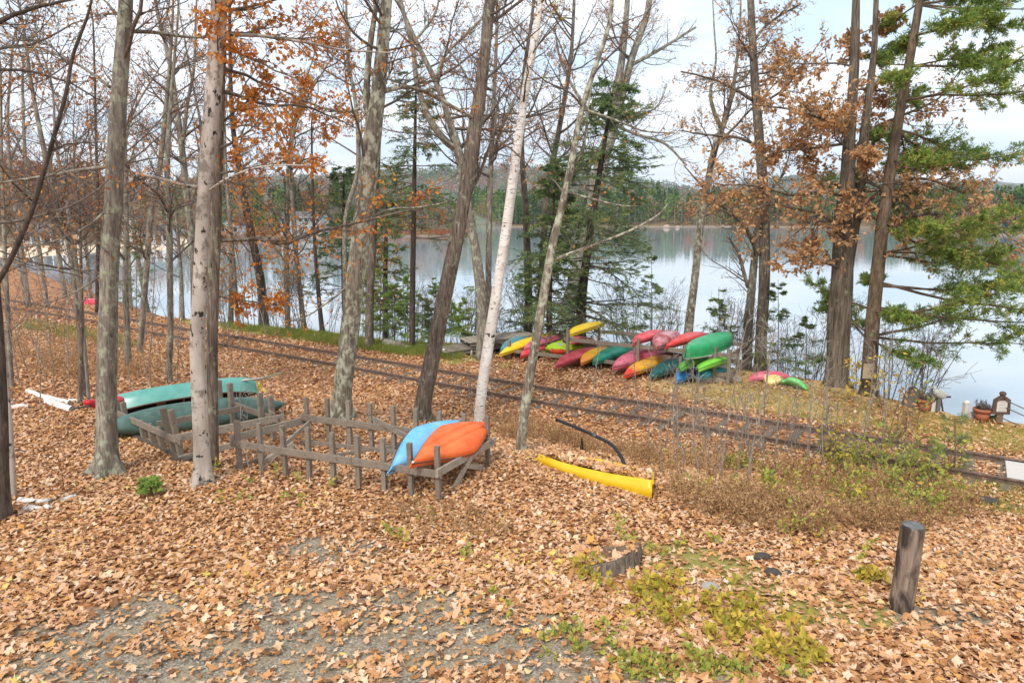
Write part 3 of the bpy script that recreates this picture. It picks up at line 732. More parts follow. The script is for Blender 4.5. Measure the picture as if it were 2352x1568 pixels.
BL('oak_tree', 'rough dark trunk pressed against the right of the pale beech, with orange leaf sprays', 'tree',
   [(486, 1096, 30), (488, 960, 27), (487, 800, 27), (491, 640, 27), (497, 480, 26), (502, 300, 26), (508, 120, 24), (512, -40, 22)], 'bark_brown', yb=12.35, seed=13, n1=12, z0=4.4, ltop=9, ext=5, flare=1.3, len1=(1.6, 2.8), el=(-8, 18),
   limbs=[[(500, 553, 10), (560, 550, 9, .2), (611, 549, 9, .3), (650, 561, 8, .4), (703, 539, 7, .5), (800, 515, 6, .6), (918, 486, 4, .8), (960, 480, 2, .9)], [(492, 680, 4), (560, 690, 3, .2), (640, 700, 3, .3)], [(495, 400, 6), (560, 390, 5, -.2), (640, 376, 4, -.3), (740, 370, 3, -.4)], [(500, 290, 5), (560, 240, 4, .3), (620, 190, 3, .4)]], leaf='leaf_orange', per=4, keep=.9, n2=9, n3=6, lsize=(.10, .06), az=(-80, 60))
BL('ash_tree', 'mossy lichened trunk rising between the two racks and forking high up, beside the railway', 'tree',
   [(783, 962, 52), (788, 900, 46), (800, 800, 48), (820, 620, 47), (840, 440, 46), (858, 290, 42), (874, 150, 34), (884, 40, 30), (890, -40, 28)], 'bark_lichen', seed=14, n1=18, z0=5.8, ext=6, flare=1.9, keep=.5,
   second=[[(856, 320, 20), (842, 240, 18), (846, 140, 15), (862, 20, 12), (868, -40, 11)]],
   limbs=[[(880, 210, 12), (930, 200, 10, .2), (990, 215, 8, .4), (1050, 250, 7, .5), (1090, 275, 5, .6)], [(826, 250, 8), (790, 258, 7, -.3), (720, 240, 5, -.5), (640, 200, 3, -.8)], [(846, 500, 6), (900, 480, 5, .4), (960, 478, 4, .6), (1050, 462, 3, .8)], [(806, 650, 5), (760, 690, 4, -.2), (700, 730, 3, -.3), (650, 742, 2, -.4)]], leaf='leaf_orange', per=2, n2=9, n3=5)
BL('maple_tree', 'dark bare trunk leaning right behind the foreground rack, left of the white birch', 'tree',
   [(967, 966, 44), (972, 920, 40), (990, 830, 40), (1018, 690, 39), (1046, 560, 37), (1066, 460, 34), (1080, 380, 40), (1092, 290, 34), (1108, 180, 30), (1122, 40, 27), (1128, -40, 26)], 'bark_brown', seed=15, n1=18, z0=5.8, ext=6, flare=1.8, ridge=.07, keep=.4,
   limbs=[[(1075, 450, 8), (1100, 400, 7, .2), (1130, 300, 6, .3), (1140, 200, 4, .4)], [(1120, 60, 8), (1160, 30, 7, .3), (1230, -30, 5, .5)], [(1100, 240, 6), (1060, 160, 5, .2), (1010, 100, 3, .4)], [(1086, 320, 5), (1160, 330, 4, -.3), (1250, 420, 3, -.5)]], leaf='leaf_rust', per=2, n2=9, n3=5)
BL('birch_tree', 'white paper birch leaning right above the orange kayak', 'tree',
   [(1100, 972, 26), (1104, 920, 26), (1121, 800, 28), (1146, 640, 26), (1166, 500, 25), (1186, 350, 23), (1208, 200, 20), (1232, 70, 17), (1243, -40, 15)], 'birch', seed=16, n1=14, z0=6.6, ext=5, flare=1.25, len1=(.8, 2.4), ridge=.03, keep=.4, leaf='leaf_yellow', per=1)
BL('ash_tree', 'slender lichened trunk forking low, between the birch and the black pipe', 'tree',
   [(1196, 1036, 28), (1200, 980, 23), (1214, 880, 24), (1240, 730, 23), (1268, 570, 21), (1290, 480, 18), (1312, 380, 17), (1335, 260, 15), (1362, 170, 12), (1398, 60, 10), (1410, -40, 9)], 'bark_lichen', seed=17, n1=18, z0=4.8, ext=4, flare=1.2, len1=(1, 2.6), el=(0, 40), leaf='leaf_orange', keep=.22, n2=5, n3=3,
   limbs=[[(1284, 520, 7), (1296, 470, 7), (1312, 400, 6, .1), (1340, 330, 5, .2), (1356, 200, 4, .3)], [(1262, 600, 8), (1330, 575, 8, .2), (1420, 540, 6, .4), (1500, 500, 4, .6), (1530, 470, 2, .7)], [(1300, 440, 5), (1400, 470, 4, -.2), (1470, 480, 2, -.3)], [(1340, 250, 6), (1420, 280, 5, .2), (1480, 305, 4, .3), (1560, 310, 2, .4)]])
# --- trees along the shore, behind the track
BL('maple_tree', 'thick pale grey forked trunk leaning right, behind the top yellow kayak', 'tree',
   [(1290, 772, 52), (1300, 730, 42), (1330, 620, 40), (1360, 490, 38), (1382, 380, 36), (1402, 310, 34), (1428, 220, 20), (1452, 130, 18), (1484, 40, 15), (1496, -40, 14)], 'bark_gray', seed=18, n1=34, z0=8, ext=6, len1=(2, 5.4), n2=9, n3=9, leaf='leaf_rust', per=2, keep=.6, flare=1.5,
   second=[[(1396, 330, 24), (1410, 240, 22), (1428, 140, 18), (1438, 40, 15), (1444, -40, 13)]],
   limbs=[[(1396, 300, 10), (1340, 240, 8, .5), (1290, 150, 6, .8), (1270, 60, 4, 1)], [(1450, 150, 9), (1520, 110, 7, .5), (1600, 60, 5, .8)], [(1352, 250, 8), (1440, 300, 7, -.5), (1530, 330, 6, -.9), (1580, 380, 4, -1.2)]])
BL('maple_tree', 'grey trunk bent left with a wide crooked fork, behind the dark leaning trunk', 'tree',
   [(1108, 782, 32), (1106, 700, 28), (1096, 600, 25), (1080, 500, 22), (1064, 400, 23), (1048, 330, 24), (1036, 290, 17), (1010, 210, 14), (968, 120, 12), (930, 40, 11), (905, -40, 10)], 'bark_gray', yb=26.5, seed=19, n1=32, z0=7, ext=5, len1=(2, 5.4), leaf='leaf_rust', per=2, keep=.6, n2=9, n3=9,
   second=[[(1052, 345, 20), (1020, 320, 18), (985, 270, 16), (958, 190, 14), (948, 110, 11), (920, 0, 9), (915, -40, 8)]],
   limbs=[[(1000, 190, 8), (1020, 130, 7, .3), (1080, 70, 6, .6), (1140, 10, 4, .8)], [(950, 100, 7), (1000, 30, 5, .3), (1010, -40, 4, .5)]])
BL('maple_tree', 'slim straight grey trunk just left of the white birch, near the shore', 'tree',
   [(1122, 790, 17), (1122, 640, 15), (1124, 480, 15), (1128, 360, 13), (1134, 240, 10), (1140, 100, 8), (1142, -40, 6)], 'bark_gray', yb=27.5, seed=20, n1=28, z0=7, ext=4, len1=(1.5, 4.6), leaf='leaf_rust', per=2, keep=.5, n2=8, n3=8,
   second=[[(1124, 380, 9), (1150, 300, 8), (1180, 230, 6)]])
BL('maple_tree', 'slender dark forked trunk just right of the birch, in front of the hemlock', 'tree',
   [(1210, 800, 22), (1214, 700, 20), (1210, 560, 18), (1206, 460, 16), (1200, 380, 13), (1197, 260, 12), (1206, 150, 10), (1222, 40, 8), (1228, -40, 7)], 'bark_brown', yb=30.5, seed=21, n1=30, z0=7.5, ext=4, len1=(1.5, 4), leaf='leaf_rust', per=2, keep=.7, n2=8, n3=5)
BL('maple_tree', 'thin reddish leaning trunk between the birch and the thick pale grey trunk, far behind', 'tree',
   [(1236, 780, 18), (1246, 600, 16), (1258, 440, 15), (1278, 330, 14), (1296, 230, 12), (1312, 120, 9), (1320, -40, 7)], 'bark_brown', yb=31.5, seed=22, n1=30, z0=7.5, ext=4, len1=(1.5, 4.8), leaf='leaf_orange', per=2, keep=.6, n2=8, n3=8)
BL('ash_tree', 'slim pale trunk with a lyre shaped fork, behind the green upturned canoe', 'tree',
   [(1578, 828, 24), (1584, 740, 22), (1596, 640, 19), (1606, 540, 18), (1622, 440, 17), (1642, 340, 17), (1664, 280, 13), (1680, 220, 11), (1690, 160, 8), (1700, 60, 5), (1702, -40, 4)], 'bark_lichen', yb=27.5, seed=23, n1=28, z0=6.5, ext=3, len1=(1.5, 4.3), leaf='leaf_brown', per=2, keep=.5, n2=8, n3=8,
   second=[[(1656, 295, 12), (1638, 250, 10), (1632, 210, 8), (1644, 140, 5), (1640, 60, 4)]],
   limbs=[[(1690, 190, 6), (1720, 170, 5, .3), (1760, 100, 3, .5)]])
BL('oak_tree', 'tall dark straight trunk right of the boat rack, the taller one of a pair', 'tree',
   [(1746, 862, 32), (1748, 780, 28), (1756, 660, 27), (1757, 540, 26), (1752, 420, 25), (1742, 300, 23), (1732, 160, 20), (1726, 40, 17), (1724, -40, 16)], 'bark_brown', yb=24.2, seed=24, n1=34, z0=6.0, ext=6, len1=(1.5, 4.3), el=(-5, 35), leaf='leaf_brown', per=2, keep=.6, n2=9, n3=9, lsize=(.12, .07),
   limbs=[[(1746, 585, 12), (1734, 560, 10), (1715, 530, 9, -.3), (1680, 490, 7, -.5), (1630, 450, 5, -.8), (1568, 380, 3, -1)], [(1728, 230, 9), (1690, 205, 7, .2), (1640, 180, 5, .3), (1568, 160, 4, .4)], [(1740, 335, 8), (1690, 315, 6, -.3), (1620, 310, 5, -.4), (1560, 300, 3, -.5)], [(1734, 90, 8), (1770, 50, 6, .2), (1840, 10, 4, .4)]])
BL('oak_tree', 'shorter greenish trunk of the pair just right of the boat rack', 'tree',
   [(1714, 858, 26), (1718, 760, 23), (1726, 660, 20), (1736, 560, 16), (1742, 500, 12), (1746, 440, 9)], 'bark_gray', yb=24.9, seed=25, n1=10, z0=2.4, ext=2.5, len1=(1, 2.6), leaf='leaf_rust', per=1, keep=.4, n2=6, n3=3,
   limbs=[[(1718, 660, 9), (1706, 620, 9, -.1), (1694, 580, 7, -.2), (1670, 545, 4, -.4)], [(1730, 560, 8), (1700, 510, 7, -.2), (1655, 470, 5, -.4), (1610, 440, 3, -.5)]])
OAKL = [[(1960, 540, 12), (1990, 470, 10, -.3), (2050, 420, 8, -.6), (2130, 410, 6, -.9), (2210, 440, 4, -1.2)], [(1950, 450, 10), (1880, 440, 9, -.6), (1820, 450, 7, -1), (1740, 430, 5, -1.3), (1650, 430, 3, -1.5)],
        [(1948, 360, 9), (2000, 300, 8, .4), (2060, 270, 6, .6), (2150, 230, 4, .8), (2200, 160, 3, 1)], [(1956, 500, 9), (2050, 500, 8, -.9), (2140, 490, 6, -1.4), (2260, 500, 4, -1.8), (2352, 570, 3, -2)],
        [(1935, 290, 8), (1880, 270, 7, -.3), (1820, 250, 5, -.5), (1730, 240, 3, -.7)], [(1945, 560, 8), (1900, 500, 7, -.7), (1830, 480, 6, -1.1), (1760, 470, 4, -1.4), (1700, 500, 3, -1.6)],
        [(1960, 420, 8), (2000, 420, 8, -.9), (2080, 470, 6, -1.3), (2150, 540, 4, -1.6), (2200, 555, 2, -1.8)], [(1940, 330, 7), (1870, 340, 6, .4), (1800, 345, 5, .6), (1760, 360, 3, .8)],
        [(1950, 620, 6), (1880, 600, 5, -.5), (1840, 590, 4, -.8), (1800, 605, 3, -1)]]
BL('oak_tree', 'massive ridged oak trunk of two fused stems at the water, thick with tan brown leaves', 'tree',
   [(1920, 884, 62), (1922, 820, 54), (1928, 720, 52), (1936, 600, 50), (1942, 510, 46), (1948, 420, 36), (1952, 320, 28), (1958, 220, 24), (1964, 100, 20), (1966, -40, 17)], 'bark_oak', seed=26, n1=20, z0=4.2, ext=5, len1=(1.6, 3.2), el=(-10, 40), leaf='leaf_brown', per=5, keep=.9, n2=13, n3=7, lsize=(.16, .09), flare=1.35, ridge=.09,
   second=[[(1940, 640, 30), (1962, 500, 28), (1978, 400, 26), (1984, 320, 23), (1996, 220, 18), (2008, 110, 15), (2014, -40, 12)]], limbs=OAKL)
def pine_len(a, z, ln):
    right = np.cos(a - R(-12)); return ln * np.where(right > 0, .55 + .6 * right, .8)
conifer('white_pine_tree', 'tall white pine right of the oak at the water, its long green boughs reaching right', 'tree',
        [(1993, 906, 41.3), (1996, 850, 36.1), (2004, 740, 34.4), (2016, 620, 31.8), (2030, 500, 29.2), (2050, 370, 25.8), (2070, 240, 23.2), (2092, 120, 19.8), (2112, 0, 17.2), (2118, -40, 15.5)], 'bark_pine', 'pine', seed=27, z0=1.8, n1=95, lmax=4.6, lmin=1.8, ext=6, mat='pine', n2=24, n3=5, per=15, nl=(.14, .026), el=(-24, 8), up=.02, az=(-8, 60), azp=.88, lshape=pine_len)
# --- hemlocks
conifer('hemlock_tree', 'large dark hemlock behind the boat rack, branching to the ground, right of the birch', 'tree',
        [(1334, 790, 28), (1336, 690, 24), (1352, 560, 20), (1372, 430, 16), (1390, 320, 11), (1404, 230, 7)], 'bark_dark', yb=29.5, seed=31, z0=.8, n1=125, lmax=4.3, lmin=1.0, ext=.8, mat='hemlock', n2=16, per=26, nl=(.15, .03), el=(-20, 5))
conifer('hemlock_tree', 'smaller dark hemlock directly behind the white birch stem at the shore', 'tree',
        [(1262, 790, 16), (1262, 680, 13), (1266, 560, 10), (1272, 460, 6), (1276, 400, 4)], 'bark_dark', yb=29, seed=32, z0=.6, n1=100, lmax=2.4, lmin=.5, ext=.4, mat='hemlock', n2=13, per=24, nl=(.14, .03))
conifer('hemlock_tree', 'thin open hemlock with a straight dark stem between the two leaning trunks', 'tree',
        [(946, 782, 16), (948, 640, 14), (950, 480, 12), (953, 330, 9), (955, 240, 6), (956, 180, 3)], 'bark_dark', yb=28.5, seed=33, z0=4.5, n1=60, lmax=2.6, lmin=.6, ext=.5, mat='hemlock', n2=12, per=20, nl=(.14, .028), el=(-18, 6))
conifer('hemlock_tree', 'dense dark hemlock over the water, seen just left of the forking lichened trunk', 'tree',
        [(790, 752, 14), (790, 640, 13), (790, 520, 10), (790, 440, 6), (790, 400, 3)], 'bark_dark', yb=37, seed=34, z0=3.4, n1=70, lmax=3.0, lmin=.6, ext=.4, mat='hemlock', n2=13, per=24, nl=(.15, .032))
conifer('hemlock_tree', 'bushy dark hemlock filling the gap right of the forking lichened trunk, at the water', 'tree',
        [(885, 770, 14), (885, 650, 12), (886, 540, 9), (887, 480, 5)], 'bark_dark', yb=33, seed=35, z0=2.2, n1=60, lmax=2.2, lmin=.5, ext=.5, mat='hemlock', n2=13, per=24, nl=(.14, .03))
# --- woods on the left
BL('oak_tree', 'dark crooked trunk leaning left between the beech and the forking lichened trunk, at the shore', 'tree',
   [(607, 740, 24), (600, 660, 21), (590, 600, 20), (574, 520, 18), (560, 450, 17), (548, 380, 14), (536, 300, 12), (530, 200, 10), (528, 80, 8), (526, -40, 7)], 'bark_dark', yb=36, seed=41, n1=22, z0=6, ext=5, len1=(2, 5), leaf='leaf_orange', per=2, keep=.7, n2=8, n3=5)
BL('maple_tree', 'dark straight trunk half hidden behind the right edge of the forking lichened trunk', 'tree',
   [(846, 776, 22), (850, 680, 20), (856, 560, 19), (862, 440, 18), (868, 330, 15), (874, 200, 12), (880, 60, 9), (882, -40, 8)], 'bark_brown', yb=28.5, seed=42, n1=8, z0=8, ext=4, len1=(2, 4), leaf='leaf_rust', per=1, keep=.5, n2=7, n3=3)
BL('maple_tree', 'slim grey trunk between the oak and forking trunk, with a high orange leafed fork', 'tree',
   [(792, 760, 11), (792, 640, 11), (794, 500, 11), (822, 390, 12), (818, 250, 10), (800, 140, 8), (796, 40, 6), (795, -40, 5)], 'bark_gray', yb=33, seed=43, n1=22, z0=8.5, ext=4, len1=(2, 4.5), leaf='leaf_orange', per=4, keep=.85, n2=8, n3=6, lsize=(.13, .08))
BL('maple_tree', 'thin dark leaning trunk at the shoreline grass, left of the forking lichened trunk', 'tree',
   [(741, 764, 12), (736, 720, 11), (729, 640, 10), (722, 540, 8), (718, 420, 6), (716, 280, 4)], 'bark_dark', seed=44, n1=12, z0=5, ext=2, len1=(1.5, 3), leaf='leaf_rust', per=1, keep=.4, n2=6, n3=3)
BL('maple_tree', 'broad tall forked maple rising behind the left woods, its two heavy limbs spread high', 'tree',
   [(443, 742, 20), (446, 640, 18), (440, 540, 17), (428, 440, 16), (418, 340, 15), (404, 240, 14), (390, 140, 11), (364, 40, 9), (350, -40, 8)], 'bark_gray', yb=27.5, seed=45, n1=24, z0=7, ext=5, len1=(2, 4.5), leaf='leaf_rust', per=2, keep=.7, n2=8, n3=6,
   second=[[(420, 330, 11), (430, 240, 9), (445, 160, 7), (450, 40, 5)], [(436, 480, 10), (456, 390, 9), (462, 300, 7), (440, 180, 5)]])
LW = 'slim bare trees of the left woods'
slim = [
 ('slim grey tree nearest the left edge, behind the cut dark trunk', [(26, 890, 13), (22, 800, 12), (14, 650, 11), (8, 480, 9), (3, 330, 7), (0, 150, 5)], 'bark_gray', None),
 ('smooth grey tree leaning left, the thicker one of the leaning pair in the left woods', [(190, 918, 13), (186, 800, 14), (166, 600, 14), (140, 500, 14), (120, 430, 14), (92, 300, 11), (70, 180, 9), (50, 40, 6)], 'bark_gray', None),
 ('whitish slim tree leaning left just beside the thicker leaning grey tree', [(204, 922, 8), (196, 820, 8), (184, 680, 9), (170, 570, 10), (148, 430, 9), (128, 330, 7), (120, 200, 5)], 'twig_light', None),
 ('mid sized grey tree standing right behind the stout lichened trunk, short stem visible', [(294, 846, 16), (292, 760, 15), (288, 640, 13), (290, 500, 11), (288, 360, 9), (280, 200, 6)], 'bark_gray', None),
 ('grey tree curving right between the stout lichened trunk and the beech', [(320, 812, 15), (328, 720, 14), (336, 620, 14), (346, 500, 14), (366, 390, 13), (380, 260, 11), (392, 120, 8), (398, 0, 5)], 'bark_gray', None),
 ('straight grey tree just left of the beech with a forked upper stem', [(386, 864, 15), (392, 760, 14), (390, 640, 15), (388, 500, 15), (384, 380, 14), (392, 240, 10), (402, 120, 7), (410, 0, 5)], 'bark_gray', None),
 ('cut off grey stub of a trunk left of the beech, behind the canoes', [(390, 880, 14), (389, 850, 14), (388, 820, 13), (388, 800, 12)], 'bark_gray', 0),
 ('dark short trunk leaning among the slim trees, below the leaning pair', [(182, 930, 11), (185, 860, 11), (187, 790, 10), (188, 720, 9), (186, 600, 7), (182, 480, 5)], 'bark_brown', None),
 ('pale thin tree close to the left edge, beyond the railway', [(60, 660, 12), (48, 560, 11), (36, 480, 10), (24, 400, 9), (18, 260, 7), (30, 100, 5)], 'twig_light', None),
 ('thin grey tree near the left edge, leaning away from the beach', [(100, 640, 11), (88, 560, 10), (70, 480, 9), (58, 360, 8), (52, 200, 6)], 'bark_gray', None),
 ('slender dark tree straight up between the leaning pair and the stout trunk', [(222, 720, 9), (224, 600, 9), (226, 480, 8), (222, 360, 7), (218, 200, 5), (214, 60, 4)], 'bark_dark', None),
 ('slender grey tree right of the beech, rising in front of the open water', [(545, 748, 8), (540, 640, 8), (530, 520, 8), (520, 400, 7), (516, 260, 5)], 'bark_gray', None),
]
for i, (lb, pts, bk, n) in enumerate(slim):
    ys = 42 if pts[0][1] < 700 else None
    BL('slim_tree', lb, 'tree', pts, bk, yb=ys, seed=60 + i, n1=(26 if n is None else 0), z0=3.2 if ys is None else 6, ext=3 if n is None else 0, len1=(1.2, 3.4), el=(5, 50), leaf='leaf_rust' if i % 3 else 'leaf_orange', per=1, keep=.6, n2=8, n3=5, group=LW, flare=1.15, k=10)
# near dark limb crossing the upper left corner
BL('young_tree', 'dark thin sapling stem arching across the upper left corner, nearest to the viewer', 'tree',
   [(-330, 1500, 20), (-250, 1100, 18), (-120, 820, 16), (0, 640, 14), (58, 520, 13), (84, 450, 12), (116, 340, 11), (150, 220, 10), (167, 130, 9), (200, 40, 7), (224, -40, 6)], 'bark_dark', yb=6.2, seed=81, n1=7, z0=3.0, ext=1.5, len1=(.6, 1.5), leaf='leaf_rust', per=1, keep=.2, n2=4, n3=2, r1=.014, k=8, ridge=.02, flare=1.1,
   limbs=[[(120, 345, 5), (160, 336, 3, .1), (230, 330, 2, .3)], [(160, 150, 5), (120, 110, 3, .2), (60, 90, 2, .3)]])
BL('maple_tree', 'dark cut trunk at the left edge of the picture, pale barked on its right side', 'tree',
   [(6, 1190, 34), (6, 1080, 28), (4, 960, 28), (-2, 840, 28), (-10, 700, 26), (-30, 500, 24), (-50, 300, 22), (-70, 0, 18)], 'bark_dark', seed=82, n1=8, z0=4.5, ext=4, len1=(1, 2.6), el=(0, 40), leaf='leaf_rust', per=1, keep=.5, n2=7, n3=4, az=(-50, 60), limbs=[[(-20, 60, 12), (40, 30, 10, .2), (110, 10, 8, .3), (200, -10, 5, .4)], [(-40, 160, 7), (60, 165, 6, .3), (160, 200, 4, .5), (250, 250, 3, .7)]])
BL('birch_tree', 'pale silvery trunk right against the dark cut trunk at the left edge', 'tree',
   [(30, 1160, 16), (28, 1080, 15), (22, 980, 15), (14, 880, 14), (4, 760, 13), (-10, 600, 12), (-30, 400, 10)], 'beech', yb=11.0, seed=83, n1=4, z0=6, ext=2, leaf='leaf_rust', per=1, keep=.3, n2=5, n3=3, k=10)
# ------------------------------------------------------------------ boats
def kayak_grid(L, W, D, rocker=.06, sheer=.10, p=2.3, q=.85, stem=.10, nx=41, nk=28, seamf=.52, eb=.75, ed=.8, blunt=0.0):
    s = np.sin(np.linspace(-PI / 2, PI / 2, nx)); a = np.abs(s)
    w = W / 2 * np.maximum(1 - a ** p, 0) ** q; w = np.maximum(w, .012 + blunt * W * .3)
    bot = -D * seamf * (1 - a ** 3.2 * (1 - stem)) + rocker * a ** 2.6
    deck = D * (1 - seamf) * (1 - .45 * a ** 2) + sheer * a ** 2.2
    seam = sheer * a ** 2.2 * .8
    th = np.linspace(0, 2 * PI, nk, endpoint=False); c, si = np.cos(th), np.sin(th)
    y = np.sign(c) * np.abs(c) ** .8
    V = np.zeros((nx, nk, 3)); V[:, :, 0] = (s * L / 2)[:, None]
    V[:, :, 1] = w[:, None] * y[None]
    up = si > 0
    V[:, :, 2] = seam[:, None] + np.where(up[None], (deck - seam)[:, None] * (np.abs(si) ** ed)[None], (bot - seam)[:, None] * (np.abs(si) ** eb)[None])
    # the stems rake inward towards the keel
    rk = .16 * np.sign(s)[:, None] * (a[:, None] ** 6) * np.minimum(V[:, :, 2] - seam[:, None], 0) / D
    V[:, :, 0] += rk
    return V
def grid_faces(nx, nk):
    idx = np.arange(nx * nk).reshape(nx, nk); a = idx[:-1]; b = idx[1:]
    return np.stack([a, b, np.roll(b, -1, 1), np.roll(a, -1, 1)], -1).reshape(-1, 4)
def capends(V, nx, nk, t):
    for r, f in ((0, 1), (nx - 1, -1)):
        for j in range(1, nk - 1):
            x = (r * nk, r * nk + j, r * nk + j + 1); t.append(x if f > 0 else x[::-1])
def frame(A, B, roll, flip=0):
    A = np.asarray(A, float); B = np.asarray(B, float)
    X = B - A; L = np.linalg.norm(X); X /= L; Y = np.cross((0, 0, 1.0), X); Y /= np.linalg.norm(Y); Z = np.cross(X, Y)
    c, s = math.cos(R(roll)), math.sin(R(roll))
    Y2 = Y * c + Z * s; Z2 = -Y * s + Z * c
    m = Matrix(((X[0], Y2[0], Z2[0]), (X[1], Y2[1], Z2[1]), (X[2], Y2[2], Z2[2])))
    return m, L, (A + B) / 2
def put(o, A, B, roll):
    m, L, c = frame(A, B, roll); o.matrix_world = Matrix.Translation(Vector(c)) @ m.to_4x4()
PL = {}
def pmat(col, **k):
    key = (col, tuple(sorted(k.items())))
    if key not in PL: PL[key] = plastic('boat_plastic', col, **k)
    return PL[key]
black_rub = flat('black_rubber', '#24221f', .7); white_pl = flat('white_plastic', '#d8d4cc', .5); alu = flat('worn_aluminium', '#b7b4ae', .45, .3)
SEAM = flat('seam_rubber', '#4a4642', .6)
def kayak(label, A, B, roll=180, W=.66, D=.32, mat=None, cat='kayak', name='kayak', group=None, grooves=0, cockpit=0, plug=False, rubrail=None, handles=True, shape=None, loop='#2a2725', line=None):
    A = np.asarray(A, float); B = np.asarray(B, float)
    m, L, c = frame(A, B, roll); sh = dict(shape or {})
    V = kayak_grid(L, W, D, **dict(dict(nk=170, nx=61) if grooves else {}, **sh)); nx, nk, _ = V.shape
    if grooves:   # moulded keel grooves along the bottom
        yy = V[:, :, 1]; bot = (V[:, :, 2] < 0); win = smooth(.75, .55, np.abs(V[:, :, 0]) / (L / 2))
        for g0 in ([0.0] if grooves == 1 else [-W * .11, W * .11]):
            V[:, :, 2] += np.where(bot, .034 * np.exp(-((yy - g0) / .026) ** 2) * win, 0)
    t = []; capends(V, nx, nk, t)
    th = thing(name, label, cat, c, 0, group); th.matrix_world = Matrix.Translation(Vector(c)) @ m.to_4x4()
    hull = MB().add(V.reshape(-1, 3), grid_faces(nx, nk), t).build('hull', mat, th, smooth=True)
    if line is None and L > 2.4: line = SEAM
    if line:      # seam strip between deck and hull
        e = MB()
        for j in (0, nk // 2):
            pth = V[:, j].copy(); pth[:, 1] *= 1.006
            e.tubes(pth[None], np.full((1, nx), .011), 6, cap=True)
        e.build('seam_strip', line, th, smooth=True)
    if handles:
        h = MB()
        for sx in (-1, 1):
            i = 2 if sx < 0 else nx - 3; z = V[i, nk // 4, 2]; x = V[i, 0, 0]
            a = np.linspace(0, PI, 7); h.tubes(np.stack([x + .05 * np.cos(a) * 1.3, 0 * a, z + .035 * np.sin(a)], 1)[None], np.full((1, 7), .008), 5)
            h.build('carry_handle', flat('handle_rubber', loop, .6) if 'hr' not in PL else PL['hr'], th); h = MB()
    if cockpit:
        cl, cw = (.16 * L, .36 * W) if cockpit == 1 else (.24 * L, .36 * W)
        zt = lambda x, y: np.interp(x, V[:, 0, 0], V[:, nk // 4, 2]) - .02 - .10 * (y / (W / 2)) ** 2
        a = np.linspace(0, 2 * PI, 33); x = cl * np.cos(a) - .1; y = cw * np.sin(a) * (1 - .15 * np.cos(a))
        P = np.stack([x, y, zt(x, y) + .035], 1); MB().tubes(P[None], np.full((1, 33), .018), 6).build('cockpit_rim', black_rub if cockpit == 1 else mat, th, smooth=True)
        inn = []
        for f, dz in ((.97, .03), (.9, -.0), (.5, .024), (.02, .024)): inn.append(np.stack([x * f - .1 * (1 - f), y * f, zt(x, y) + .03 - dz * 0], 1)[:-1])
        G_ = np.array(inn); G_[2:, :, 2] -= .012; MB().add(G_.reshape(-1, 3), grid_faces(4, 32)).build('cockpit', black_rub if cockpit == 1 else flat('kayak_seat_grey', '#b9b5b0', .6), th)  # disc over a closed deck; in black it paints the dark of the opening
        if L > 2.8: MB().box((-.25, 0, zt(-.25, 0) + .06), (.06, .3, .12)).build('seat_back', black_rub, th)
    if plug:
        i = 3; j = 3 * nk // 4 + 2; n_ = np.array([-.2, V[i, j, 1], -.1]); 
        p_ = V[i, j] * 1.0; MB().lathe([(0.0001, .0), (.022, 0), (.022, .012), (.0001, .014)], (0, 0, 0), 10)
        o = MB().lathe([(.0001, -.012), (.022, -.012), (.026, 0), (.022, .012), (.0001, .012)], (0, 0, 0), 12).build('drain_plug', white_pl, th, smooth=True); o.location = p_
    return th
